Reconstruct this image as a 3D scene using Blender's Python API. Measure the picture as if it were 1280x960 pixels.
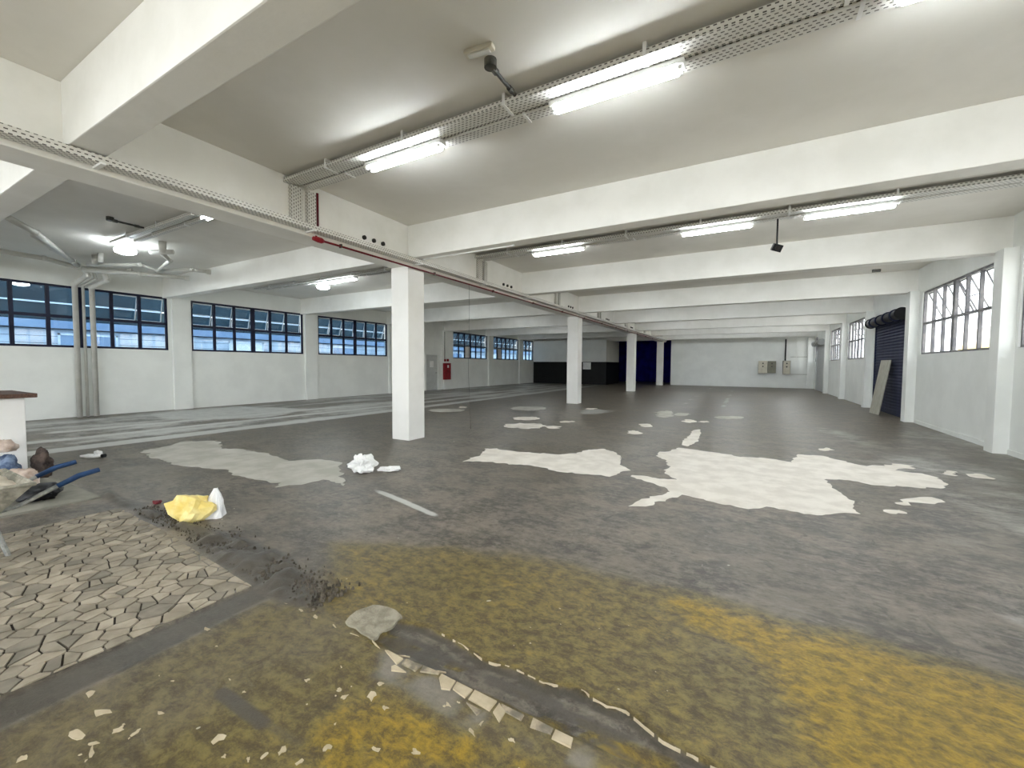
import bpy, bmesh, math, random
import numpy as np
from mathutils import Vector, Matrix, noise

for o in list(bpy.data.objects):
    bpy.data.objects.remove(o, do_unlink=True)
scene = bpy.context.scene
COL = scene.collection
R = random.Random(7)

# ------------------------------------------------------------------ camera
F_PX, YAW, PITCH, ROLL = 520.45, 0.5137, -0.0452, 0.0059
cam = bpy.data.cameras.new('camera')
cam.sensor_fit = 'HORIZONTAL'; cam.sensor_width = 36.0
cam.lens = F_PX / 1280 * 36.0
cam.clip_start = 0.02; cam.clip_end = 300
cam_o = bpy.data.objects.new('camera', cam); COL.objects.link(cam_o)
fw = Vector((-math.sin(YAW), math.cos(YAW), 0)); rt = Vector((math.cos(YAW), math.sin(YAW), 0)); up = Vector((0, 0, 1))
f2 = fw * math.cos(PITCH) + up * math.sin(PITCH); u2 = up * math.cos(PITCH) - fw * math.sin(PITCH)
r3 = rt * math.cos(ROLL) + u2 * math.sin(ROLL); u3 = u2 * math.cos(ROLL) - rt * math.sin(ROLL)
m = Matrix((r3, u3, -f2)).transposed().to_4x4(); m.translation = (0, 0, 1.5)
cam_o.matrix_world = m
scene.camera = cam_o

# ------------------------------------------------------------------ sky and exposure
world = bpy.data.worlds.new('overcast_sky'); scene.world = world
world.use_nodes = True
bg = world.node_tree.nodes['Background']
bg.inputs['Color'].default_value = (0.93, 0.97, 1.0, 1)
bg.inputs['Strength'].default_value = 4.7
TUBE = 48.0          # radiance of the fluorescent tubes
DISC = 60.0
vs = scene.view_settings
vs.view_transform = 'Standard'; vs.look = 'None'; vs.gamma = 1.0; vs.use_curve_mapping = False
vs.exposure = 0.62
scene.cycles.max_bounces = 10
scene.cycles.diffuse_bounces = 6
scene.cycles.transparent_max_bounces = 12
scene.cycles.use_denoising = True
scene.cycles.sample_clamp_indirect = 8.0

# ------------------------------------------------------------------ dimensions
XL, XR = -16.1, 4.0
YB, YF = -6.6, 35.2
ZL, ZT, ZC = 3.41, 3.55, 4.17
BX0, BX1 = -6.22, -5.76          # long beam and columns
SP = 4.664
BY = [6.10 + SP * k for k in range(-2, 7)]   # near faces of the cross beams
BW = 0.27

# ------------------------------------------------------------------ materials
def lin(r, g, b):
    f = lambda c: (c / 255 / 12.92) if c / 255 <= .04045 else ((c / 255 + .055) / 1.055) ** 2.4
    return (f(r), f(g), f(b), 1)

MATS = {}
def base_mat(name):
    mt = bpy.data.materials.new(name); mt.use_nodes = True
    nt = mt.node_tree
    b = nt.nodes['Principled BSDF']
    return mt, nt, b

def nd(nt, typ, **kw):
    n = nt.nodes.new(typ)
    for k, v in kw.items():
        setattr(n, k, v)
    return n

def math_node(nt, op, a, b=None, c=None, clamp=False):
    n = nt.nodes.new('ShaderNodeMath'); n.operation = op; n.use_clamp = clamp
    for i, v in enumerate((a, b, c)):
        if v is None: continue
        if isinstance(v, (int, float)): n.inputs[i].default_value = v
        else: nt.links.new(v, n.inputs[i])
    return n.outputs[0]

def mixc(nt, fac, a, b):
    n = nt.nodes.new('ShaderNodeMix'); n.data_type = 'RGBA'
    for i, v in ((0, fac), (6, a), (7, b)):
        if isinstance(v, (int, float)): n.inputs[i].default_value = v
        elif isinstance(v, tuple): n.inputs[i].default_value = v
        else: nt.links.new(v, n.inputs[i])
    return n.outputs[2]

def noise_n(nt, coord, scale, detail=4, rough=.6, stretch=None, dist=0.0):
    if stretch:
        mp = nt.nodes.new('ShaderNodeMapping'); mp.inputs['Scale'].default_value = stretch
        nt.links.new(coord, mp.inputs['Vector']); coord = mp.outputs['Vector']
    n = nt.nodes.new('ShaderNodeTexNoise'); n.inputs['Scale'].default_value = scale
    n.inputs['Detail'].default_value = detail; n.inputs['Roughness'].default_value = rough
    n.inputs['Distortion'].default_value = dist
    nt.links.new(coord, n.inputs['Vector'])
    return n.outputs['Fac']

def smooth(nt, v, lo, hi):
    n = nt.nodes.new('ShaderNodeMapRange'); n.interpolation_type = 'SMOOTHSTEP'
    nt.links.new(v, n.inputs['Value'])
    n.inputs['From Min'].default_value = lo; n.inputs['From Max'].default_value = hi
    return n.outputs['Result']

def bump(nt, b, h, strength=.2, dist=.01):
    n = nt.nodes.new('ShaderNodeBump'); n.inputs['Strength'].default_value = strength
    n.inputs['Distance'].default_value = dist
    nt.links.new(h, n.inputs['Height']); nt.links.new(n.outputs['Normal'], b.inputs['Normal'])

def rough_mat(name, c1, c2, scale=6, rough=.6, bstr=.15, bdist=.004, metal=0, spec=.3, bscale=None, stretch=None):
    """two tones mixed by noise, with a fine relief"""
    if name in MATS: return MATS[name]
    mt, nt, b = base_mat(name)
    tc = nd(nt, 'ShaderNodeTexCoord').outputs['Object']
    n1 = noise_n(nt, tc, scale, 5, .6, stretch)
    col = mixc(nt, smooth(nt, n1, .35, .65), c1, c2)
    nt.links.new(col, b.inputs['Base Color'])
    b.inputs['Roughness'].default_value = rough; b.inputs['Metallic'].default_value = metal
    b.inputs['Specular IOR Level'].default_value = spec
    if bstr:
        bump(nt, b, noise_n(nt, tc, bscale or scale * 5, 4, .6, stretch), bstr, bdist)
    MATS[name] = mt
    return mt

M_WALL = rough_mat('white_wall_paint', lin(228, 230, 226), lin(235, 237, 233), 1.2, .55, .12, .004, bscale=14)
M_BEAM = rough_mat('white_beam_paint', lin(233, 232, 226), lin(240, 239, 234), 1.5, .6, .35, .008, bscale=9)
M_CEIL = rough_mat('ceiling_paint', lin(220, 217, 209), lin(228, 225, 218), .8, .7, .15, .004, bscale=10)
M_COLUMN = rough_mat('column_paint', lin(232, 231, 226), lin(238, 237, 233), 1.2, .5, .12, .003, bscale=12)
M_NAVY = rough_mat('navy_window_steel', lin(12, 16, 40), lin(20, 24, 52), 8, .45, .05)
M_GREYSTEEL = rough_mat('grey_window_steel', lin(96, 96, 100), lin(124, 122, 122), 5, .5, .08)
M_SASHW = rough_mat('pale_sash_steel', lin(205, 214, 222), lin(225, 230, 235), 8, .4, .05)
M_PVC = rough_mat('painted_pipe', lin(196, 195, 188), lin(208, 207, 201), 3, .45, .05)
M_CONDUIT = rough_mat('dark_conduit', lin(52, 52, 48), lin(84, 82, 76), 9, .5, .1)
M_BLACK = rough_mat('black_plastic', lin(14, 15, 18), lin(24, 25, 29), 10, .45, .08)
M_RED = rough_mat('red_enamel', lin(120, 18, 30), lin(140, 24, 36), 4, .4, .05)
M_DKRED = rough_mat('dark_red_pipe', lin(92, 14, 26), lin(112, 20, 32), 4, .4, .05)
M_FIXT = rough_mat('lamp_housing_white', lin(228, 228, 226), lin(236, 236, 234), 3, .4, .03)
M_SHUT = rough_mat('shutter_slate_blue', lin(36, 40, 60), lin(46, 51, 74), 3, .65, .08, spec=.15)
M_SHUTG = rough_mat('shutter_pale_grey', lin(176, 178, 178), lin(188, 190, 190), 3, .5, .08)
M_CEMENT = rough_mat('white_cement', lin(212, 205, 194), lin(229, 223, 213), 3.5, .75, .5, .006, bscale=22)
M_GREYCEM = rough_mat('grey_cement', lin(166, 163, 152), lin(184, 181, 172), 2.5, .7, .35, .004, bscale=20)
M_CRUMB = rough_mat('crumbled_mortar', lin(126, 120, 104), lin(156, 149, 132), 12, .85, .9, .012, bscale=40)
M_TILE = rough_mat('cream_tile', lin(170, 156, 130), lin(190, 176, 150), 9, .5, .25, .003, bscale=60)
M_TILE2 = rough_mat('stained_cream_tile', lin(112, 105, 92), lin(172, 158, 134), 14, .6, .35, .003, bscale=60)
M_WOOD = rough_mat('brown_wood', lin(66, 46, 38), lin(96, 70, 56), 4, .5, .3, .003, stretch=(1, 14, 14))
M_BOARD = rough_mat('plywood_board', lin(150, 148, 136), lin(168, 165, 152), 3, .6, .2, .002, stretch=(6, 6, 1))
M_PAPER = rough_mat('white_paper', lin(226, 226, 224), lin(240, 240, 238), 10, .6, .1)
M_YELLOW = rough_mat('yellow_plastic', lin(232, 206, 118), lin(244, 226, 156), 8, .35, .2, .004)
M_WPLAST = rough_mat('white_plastic', lin(232, 232, 232), lin(246, 246, 246), 8, .3, .2, .004)
M_DENIM = rough_mat('blue_cloth', lin(56, 72, 100), lin(120, 136, 160), 9, .9, .6, .006, bscale=60)
M_BEIGE = rough_mat('beige_cloth', lin(180, 160, 146), lin(214, 198, 186), 7, .9, .6, .006, bscale=60)
M_BROWN = rough_mat('brown_cloth', lin(50, 43, 41), lin(92, 79, 72), 9, .9, .6, .006, bscale=60)
M_SAND = rough_mat('pale_sand', lin(196, 186, 168), lin(222, 212, 196), 9, .95, .8, .01, bscale=70)
M_BARROW = rough_mat('mortar_caked_steel', lin(110, 108, 96), lin(168, 162, 148), 8, .75, .4, .006, bscale=40)
M_GRIP = rough_mat('blue_rubber', lin(28, 56, 92), lin(38, 70, 110), 12, .5, .1)
M_TUBEST = rough_mat('worn_grey_tube', lin(120, 122, 120), lin(160, 160, 154), 20, .5, .2)
M_PANELB = rough_mat('panel_beige', lin(196, 190, 172), lin(208, 202, 186), 4, .45, .05)
M_PANELG = rough_mat('panel_greygreen', lin(120, 118, 104), lin(134, 131, 116), 4, .5, .05)
M_BLACKP = rough_mat('black_paint_and_shade', lin(10, 11, 11), lin(17, 19, 18), 2, .5, .1)  # partition paint; on the annex side wall the black stands for shadow
M_BLUE = rough_mat('deep_blue_cloth', lin(8, 8, 104), lin(14, 14, 132), 2, .8, .2, .01)
M_SIDING = rough_mat('pale_blue_siding', lin(170, 182, 196), lin(196, 206, 216), 1.5, .6, .1)
M_SIDEDK = rough_mat('teal_grey_siding', lin(22, 44, 54), lin(34, 60, 70), 1.5, .5, .1)
M_LEDGE = rough_mat('blue_ledge', lin(118, 142, 172), lin(136, 158, 184), 2, .6, .1)
M_OCHRE = rough_mat('ochre_facade', lin(222, 190, 120), lin(232, 204, 140), 1.2, .7, .2)
M_CREAMF = rough_mat('cream_facade', lin(232, 222, 208), lin(240, 232, 220), 1.2, .7, .2)
M_ASPH = rough_mat('outside_paving', lin(200, 198, 192), lin(216, 213, 207), 1.5, .85, .4, .01, bscale=30)
M_SLAB = rough_mat('grey_slab', lin(112, 110, 100), lin(138, 135, 125), 2.2, .75, .35, .004, bscale=25)
M_HOLE = rough_mat('dark_sleeve', lin(24, 22, 20), lin(44, 40, 36), 10, .6, .1)
M_STUCCO = rough_mat('half_wall_plaster', lin(236, 235, 232), lin(243, 242, 240), 2, .6, .1)

def emit_mat(name, col, strength):
    mt, nt, b = base_mat(name)
    b.inputs['Base Color'].default_value = (.9, .9, .9, 1)
    b.inputs['Emission Color'].default_value = col
    b.inputs['Emission Strength'].default_value = strength
    return mt
M_TUBE = emit_mat('lit_fluorescent_tube', (.90, .96, 1.0, 1), TUBE)
M_DISC = emit_mat('lit_led_disc', (.86, .95, 1.0, 1), DISC)

def glass_mat(name, tint, rough=0.0, refl=1.0):
    mt, nt, b = base_mat(name)
    nt.nodes.remove(b)
    out = nt.nodes['Material Output']
    tr = nd(nt, 'ShaderNodeBsdfTransparent'); tr.inputs['Color'].default_value = tint
    gl = nd(nt, 'ShaderNodeBsdfGlossy'); gl.inputs['Roughness'].default_value = rough
    fr = nd(nt, 'ShaderNodeFresnel'); fr.inputs['IOR'].default_value = 1.5
    mx = nd(nt, 'ShaderNodeMixShader')
    ge = nd(nt, 'ShaderNodeNewGeometry')
    front = math_node(nt, 'SUBTRACT', 1.0, ge.outputs['Backfacing'])
    nt.links.new(math_node(nt, 'MULTIPLY', math_node(nt, 'MULTIPLY', fr.outputs[0], refl, clamp=True), front), mx.inputs[0])
    nt.links.new(tr.outputs[0], mx.inputs[1]); nt.links.new(gl.outputs[0], mx.inputs[2])
    nt.links.new(mx.outputs[0], out.inputs['Surface'])
    return mt
M_GLASSL = glass_mat('shade_blue_glass', (.66, .78, .88, 1), 0, 2.2)  # blue of the outdoor shade put into the glass tint
M_GLASSR = glass_mat('clear_window_glass', (.93, .94, .95, 1), 0, 1.5)

def perf_mat(name, along):
    """white sheet steel with staggered slots punched through"""
    mt, nt, b = base_mat(name)
    tc = nd(nt, 'ShaderNodeTexCoord').outputs['Object']
    sp = nd(nt, 'ShaderNodeSeparateXYZ'); nt.links.new(tc, sp.inputs[0])
    ax = {'X': 0, 'Y': 1, 'Z': 2}
    a = sp.outputs[ax[along]]
    others = [sp.outputs[i] for i in range(3) if i != ax[along]]
    c = math_node(nt, 'ADD', others[0], others[1])
    row = math_node(nt, 'DIVIDE', c, .034)
    rid = math_node(nt, 'FLOOR', row)
    rf = math_node(nt, 'FRACT', row)
    odd = math_node(nt, 'MODULO', math_node(nt, 'ABSOLUTE', rid), 2.0)
    af = math_node(nt, 'FRACT', math_node(nt, 'ADD', math_node(nt, 'DIVIDE', a, .05), math_node(nt, 'MULTIPLY', odd, .5)))
    ina = math_node(nt, 'LESS_THAN', math_node(nt, 'ABSOLUTE', math_node(nt, 'SUBTRACT', af, .5)), .26)
    inr = math_node(nt, 'LESS_THAN', math_node(nt, 'ABSOLUTE', math_node(nt, 'SUBTRACT', rf, .5)), .16)
    hole = math_node(nt, 'MULTIPLY', ina, inr)
    n1 = noise_n(nt, tc, 3, 3)
    col = mixc(nt, n1, lin(206, 204, 196), lin(226, 225, 220))
    nt.links.new(mixc(nt, hole, col, lin(70, 66, 60)), b.inputs['Base Color'])
    b.inputs['Roughness'].default_value = .45
    return mt
M_PERFX = perf_mat('perforated_steel_x', 'X')
M_PERFY = perf_mat('perforated_steel_y', 'Y')
M_PERFZ = perf_mat('perforated_steel_z', 'Z')

# ------------------------------------------------------------------ mesh helpers
class MB:
    def __init__(s): s.v = []; s.f = []
    def add(s, vs_, fs_):
        n = len(s.v); s.v += [tuple(v) for v in vs_]; s.f += [tuple(i + n for i in f) for f in fs_]; return s
    def box(s, x0, x1, y0, y1, z0, z1):
        return s.add([(x0, y0, z0), (x1, y0, z0), (x1, y1, z0), (x0, y1, z0), (x0, y0, z1), (x1, y0, z1), (x1, y1, z1), (x0, y1, z1)],
                     [(0, 3, 2, 1), (4, 5, 6, 7), (0, 1, 5, 4), (1, 2, 6, 5), (2, 3, 7, 6), (3, 0, 4, 7)])
    def tube(s, pts, r, n=10, caps=True):
        pts = [Vector(p) for p in pts]
        rs = r if isinstance(r, (list, tuple)) else [r] * len(pts)
        rings = []
        prev = None
        for i, p in enumerate(pts):
            if i == 0: d = pts[1] - p
            elif i == len(pts) - 1: d = p - pts[i - 1]
            else: d = (pts[i + 1] - p).normalized() + (p - pts[i - 1]).normalized()
            d.normalize()
            if prev is None:
                a = Vector((0, 0, 1)) if abs(d.z) < .9 else Vector((1, 0, 0))
                a = (a - d * a.dot(d)).normalized()
            else:
                a = (prev - d * prev.dot(d)).normalized()
            prev = a; b = d.cross(a)
            rings.append([p + (a * math.cos(t) + b * math.sin(t)) * rs[i] for t in [2 * math.pi * k / n for k in range(n)]])
        vs_ = [v for rg in rings for v in rg]; fs_ = []
        for i in range(len(pts) - 1):
            for k in range(n):
                fs_.append((i * n + k, i * n + (k + 1) % n, (i + 1) * n + (k + 1) % n, (i + 1) * n + k))
        if caps:
            fs_.append(tuple(reversed(range(n)))); fs_.append(tuple((len(pts) - 1) * n + k for k in range(n)))
        return s.add(vs_, fs_)
    def prism(s, poly, z0, z1, inset=0.0):
        n = len(poly)
        cx = sum(p[0] for p in poly) / n; cy = sum(p[1] for p in poly) / n
        top = [(cx + (p[0] - cx) * (1 - inset), cy + (p[1] - cy) * (1 - inset)) for p in poly]
        vs_ = [(p[0], p[1], z0) for p in poly] + [(p[0], p[1], z1) for p in top]
        fs_ = [tuple(range(n, 2 * n))] + [(i, (i + 1) % n, n + (i + 1) % n, n + i) for i in range(n)]
        return s.add(vs_, fs_)
    def build(s, name, mat, parent=None, smooth_=False, bevel=0, loc=None):
        me = bpy.data.meshes.new(name); me.from_pydata(s.v, [], s.f); me.update()
        if bevel:
            bm = bmesh.new(); bm.from_mesh(me)
            es = [e for e in bm.edges if len(e.link_faces) == 2 and e.calc_face_angle(0) > .5]
            bmesh.ops.bevel(bm, geom=es, offset=bevel, segments=2, affect='EDGES', profile=.6)
            bm.to_mesh(me); bm.free()
        if smooth_:
            for p in me.polygons: p.use_smooth = True
        me.materials.append(mat)
        o = bpy.data.objects.new(name, me); COL.objects.link(o)
        if parent is not None: o.parent = parent
        if loc: o.location = loc
        return o

def B(*a): return MB().box(*a)
def tag(o, label=None, cat=None, group=None, kind=None):
    if label: o['label'] = label
    if cat: o['category'] = cat
    if group: o['group'] = group
    if kind: o['kind'] = kind
    return o
def empty(name, loc=(0, 0, 0), rz=0):
    o = bpy.data.objects.new(name, None); COL.objects.link(o)
    o.location = loc; o.rotation_euler = (0, 0, rz); o.empty_display_size = .1
    return o
def copy_tree(o, parent=None):
    c = o.copy(); COL.objects.link(c); c.parent = parent
    for ch in list(o.children): copy_tree(ch, c)
    return c

# ================================================================== THE SHELL
# ---- floor: a relief grid whose masks carry paint, dust, dirt and window light
def lines(segs):
    out = []
    for a, b, st in segs:
        n = max(1, int(round((b - a) / st))); out += [a + (b - a) * i / n for i in range(n)]
    out.append(segs[-1][1]); return np.array(out)
gx = lines([(XL - .3, -9.4, .12), (-9.4, -4.0, .05), (-4.0, 1.6, .022), (1.6, XR + .3, .08)])
gy = lines([(YB, .2, .3), (.2, 2.2, .022), (2.2, 4.2, .024), (4.2, 4.6, .04), (4.6, 10, .09), (10, 42, .35)])
GX, GY = np.meshgrid(gx, gy)
P = np.stack([GX.ravel(), GY.ravel()], 1)

def sdf(poly, pts):
    poly = np.array(poly, float); d = np.full(len(pts), 1e9); inside = np.zeros(len(pts), bool)
    for i in range(len(poly)):
        a = poly[i]; b = poly[(i + 1) % len(poly)]; ab = b - a
        t = np.clip(((pts - a) @ ab) / max(ab @ ab, 1e-9), 0, 1)
        q = a + t[:, None] * ab
        d = np.minimum(d, np.hypot(*(pts - q).T))
        c = ((a[1] > pts[:, 1]) != (b[1] > pts[:, 1])) & (pts[:, 0] < (b[0] - a[0]) * (pts[:, 1] - a[1]) / (b[1] - a[1] + 1e-12) + a[0])
        inside ^= c
    return np.where(inside, -d, d)
def sm(v, lo, hi):
    t = np.clip((v - lo) / (hi - lo), 0, 1); return t * t * (3 - 2 * t)
def fbm(pts, s, seed=0, octs=4):
    out = np.zeros(len(pts)); amp = 1; tot = 0
    rs = np.random.RandomState(seed)
    for k in range(octs):
        g = rs.rand(64, 64)
        q = pts * s * 2 ** k + rs.rand(2) * 50
        i = np.floor(q).astype(int); f = q - i; f = f * f * (3 - 2 * f)
        a = g[i[:, 0] % 64, i[:, 1] % 64]; b = g[(i[:, 0] + 1) % 64, i[:, 1] % 64]
        c = g[i[:, 0] % 64, (i[:, 1] + 1) % 64]; d = g[(i[:, 0] + 1) % 64, (i[:, 1] + 1) % 64]
        out += amp * ((a * (1 - f[:, 0]) + b * f[:, 0]) * (1 - f[:, 1]) + (c * (1 - f[:, 0]) + d * f[:, 0]) * f[:, 1])
        tot += amp; amp *= .55
    return out / tot
wob = (fbm(P, 3.0, 1) - .5) * .22
px, py = P[:, 0], P[:, 1]
# paint: an old yellow marking reaching to Y = 2.78, worn to olive on the left
d_bright = sdf([(-.35, 2.82), (.3, 2.78), (1.15, 2.78), (4.3, 2.78), (4.3, -3), (.6, -3), (.25, 1.4), (.18, 1.8), (.1, 2.2), (-.08, 2.52)], P) + wob * .5
d_olive = sdf([(-3.0, 2.25), (-2.1, 2.6), (-1.2, 2.86), (-.3, 2.84), (4.3, 2.78), (4.3, -3), (-2.62, -3), (-2.64, 1.52), (-2.3, 1.75), (-2.6, 1.95)], P) + wob * .8
d_near = sdf([(-1.30, 1.30), (-.4, 1.5), (.3, 1.4), (.3, -3), (-1.9, -3), (-1.9, .6), (-1.6, .9)], P) + wob * 1.2
yel = .44 * sm(-d_olive, -.22, .16) + .50 * sm(-d_bright - .12 * (py < 2.5), -.22, .14) + .42 * sm(-d_near, -.15, .25) * sm(fbm(P, 2.2, 33), .40, .62)
yel *= 1 - .45 * sm(-(px + 1.75 + wob * 2), -.3, .35) * (py < 1.6)
yel *= .78 + .44 * fbm(P, 1.6, 41)
# lane marks, dust and a broad paler area on the left of the columns
pale = np.zeros(len(P))
for x0, x1, y0, y1, w, s in ((-12.9, -12.2, 3.0, 34, .11, 1.0), (-11.6, -11.2, 2.2, 34, .11, 1.0), (-10.25, -10.0, 1.9, 34, .20, 1.0)):
    xc = x0 + (x1 - x0) * np.clip((py - y0) / 9, 0, 1)
    pale = np.maximum(pale, s * sm(-(np.abs(px - xc + wob * .35) - w), -.12, .06) * sm(py, y0 - .4, y0) * (1 - sm(py, y1 - 6, y1)))
d_dust = sdf([(-15.6, 5.2), (-13.2, 5.0), (-11.4, 6.6), (-12.6, 9), (-15.5, 8)], P) + wob * 2
pale = np.maximum(pale, .55 * sm(-d_dust, -.3, .3))
pale = np.maximum(pale, .78 * sm(-(sdf([(-16, 1.8), (-9.9, 1.8), (-9.7, 30), (-16, 30)], P) + wob * 3), -.5, .4) * fbm(P * [1.6, .5], .8, 9))  # broad paler area over the left floor
pale = np.maximum(pale, .40 * sm(-(np.abs(px + 2.15 + wob) - .10), -.1, .05) * sm(py, 15, 17) * fbm(P, .9, 4) * 1.6)
pale = np.maximum(pale, .40 * sm(-(np.abs(px + .75 + wob) - .09), -.1, .05) * sm(py, 14, 16) * fbm(P, .9, 5) * 1.6)
pale = np.maximum(pale, .55 * sm(-(np.hypot((px + 4.3) / 1.0, (py - 13.2) / 1.6) - .6 + wob * 2), -.2, .3))
pale = np.maximum(pale, .7 * sm(-(np.abs(py - 3.35 + (px + 3.3) * .25 + wob * .1) - .035), -.05, .02) * sm(px, -4.1, -3.6) * (1 - sm(px, -2.75, -2.5)))
# dirt and darker tones: soil heap along the paving, groove, seams, scuffs, column feet
d_soil = sdf([(-6.6, 1.9), (-6.3, 1.73), (-5.6, 1.73), (-4.3, 1.72), (-3.6, 1.62), (-2.95, 1.52), (-2.5, 1.5), (-2.2, 1.6), (-2.5, 1.76), (-3.0, 1.92), (-3.6, 1.95), (-4.4, 1.88), (-5.3, 1.85)], P) + wob * .35
d_band = sdf([(-2.86, 1.54), (-2.62, 1.53), (-2.60, -3), (-2.88, -3)], P) + wob * .12
TRN = [(-1.74, 1.73), (-1.55, 1.79), (-1.38, 1.77), (-1.12, 1.72), (-.97, 1.745), (-.80, 1.74), (-.65, 1.79), (-.5, 1.75), (-.42, 1.765), (-.25, 1.70), (-.1, 1.68), (.2, 1.64), (.5, 1.6), (.5, 1.52), (-.31, 1.545), (-.63, 1.55), (-1.07, 1.555), (-1.35, 1.545), (-1.72, 1.54)]
d_tr = sdf(TRN, P) + wob * .10
rim = np.exp(-((d_tr + .016) / .016) ** 2) * sm(py, 1.62, 1.68)
dark = np.maximum.reduce([.85 * sm(-d_soil, -.06, .06) * (.85 + .4 * fbm(P, 6, 61)), .62 * sm(-d_band, -.02, .03), .08 * sm(-d_tr, -.012, .012) + .6 * sm(-d_tr, -.012, .012) * sm(fbm(P * [.6, 3], 5, 3), .48, .62), .95 * rim])
# yellow crusts left standing inside the groove
yel = yel * (1 - sm(-d_tr, -.012, .012)) + .75 * sm(-d_tr, -.012, .012) * sm(fbm(P * [1, 2.2], 5.5, 12), .47, .56) * (1 - sm(py, 1.62, 1.68))
yel = yel * (1 - .9 * sm(-d_band, -.02, .03)) * (1 - .9 * sm(-d_soil, -.06, .06))
for (ax, ay), (bx, by), w, s in (((-.3, 3.92), (1.9, 3.80), .010, .75), ((.55, 3.11), (1.25, 3.06), .012, .8), ((.95, 3.3), (1.0, 3.06), .010, .7), ((-1.6, 3.0), (-.6, 2.93), .012, .6), ((-.5, 3.4), (.2, 3.1), .015, .45),
                             ((-1.05, 4.4), (-1.25, 2.95), .012, .45), ((.45, 4.55), (.75, 4.62), .06, .5), ((-2.36, .93), (-1.95, .95), .012, .45), ((-2.05, .95), (-1.72, .95), .028, .8), ((-1.66, .96), (-1.5, .97), .02, .5), ((-3.6, 3.6), (-2.2, 3.9), .03, .25)):
    a = np.array([ax, ay]); ab = np.array([bx - ax, by - ay]); t = np.clip(((P - a) @ ab) / (ab @ ab), 0, 1)
    d = np.hypot(*(P - a - t[:, None] * ab).T)
    dark = np.maximum(dark, s * sm(-(d - w + wob * .10), -.022, .01))
lane = sm(-(np.abs(px + 2.0 + wob * 3) - 2.6), -1.2, 1.0) * sm(py, 8.5, 12)
dark = np.maximum(dark, .42 * lane * (.5 + fbm(P, .8, 71)))
pale = np.maximum(pale, .40 * sm(px + wob * 3, .2, 2.2) * sm(py, 2.9, 3.3) * (1 - sm(py, 12, 16)) * (.45 + .9 * fbm(P * [1, .6], 1.1, 73)))  # window light on the right-hand floor, put into the pale colour
for cx, cy, rx, ry, s in ((-5.6, 6.0, .9, .5, .35), (-6.0, 15.4, 1.0, .6, .3)):  # darker ovals around the feet of two columns
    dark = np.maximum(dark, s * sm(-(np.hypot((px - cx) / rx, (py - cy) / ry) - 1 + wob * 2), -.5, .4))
exposed = sm(-(sdf([(-1.60, 1.53), (-.5, 1.53), (-.45, 1.42), (-.85, 1.36), (-1.2, 1.36), (-1.5, 1.40)], P) + wob * .7), -.05, .04) * (.45 + .55 * sm(fbm(P, 6, 51), .36, .58))
yel *= 1 - .75 * exposed
# relief
Z = (fbm(P, 1.2, 21) - .5) * .004
Z -= .026 * sm(-d_tr, -.004, .014) * (.7 + .6 * fbm(P, 9, 8))
near = (py < 2.2) & (px > -7)
Z += np.where(near, .034 * sm(-d_soil, -.02, .10) * (.15 + 1.5 * sm(fbm(P, 7, 15, 5), .3, .75)), 0)
Z -= .006 * sm(-d_band, -.01, .02)
Z -= .03 * sm(-sdf([(-5.62, 1.70), (-2.88, 1.50), (-2.88, -2.5), (-5.62, -2.5)], P), .03, .08)
Z = np.minimum(Z, np.where(near & (d_soil < .05), .05, .0))
nxn, nyn = len(gx), len(gy)
me = bpy.data.meshes.new('floor')
verts = np.column_stack([P, Z]).astype(np.float32)
idx = np.arange(nxn * nyn).reshape(nyn, nxn)
quads = np.stack([idx[:-1, :-1], idx[:-1, 1:], idx[1:, 1:], idx[1:, :-1]], -1).reshape(-1, 4)
me.vertices.add(len(verts)); me.vertices.foreach_set('co', verts.ravel())
me.loops.add(quads.size); me.loops.foreach_set('vertex_index', quads.ravel().astype(np.int32))
me.polygons.add(len(quads)); me.polygons.foreach_set('loop_start', np.arange(0, quads.size, 4, dtype=np.int32))
me.polygons.foreach_set('use_smooth', np.ones(len(quads), bool))
me.update(calc_edges=True)
at = me.attributes.new('wear_and_light', 'FLOAT_COLOR', 'POINT')
at.data.foreach_set('color', np.column_stack([np.clip(yel, 0, 1), np.clip(pale, 0, 1), np.clip(dark, 0, 1), np.clip(exposed, 0, 1)]).astype(np.float32).ravel())

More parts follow.
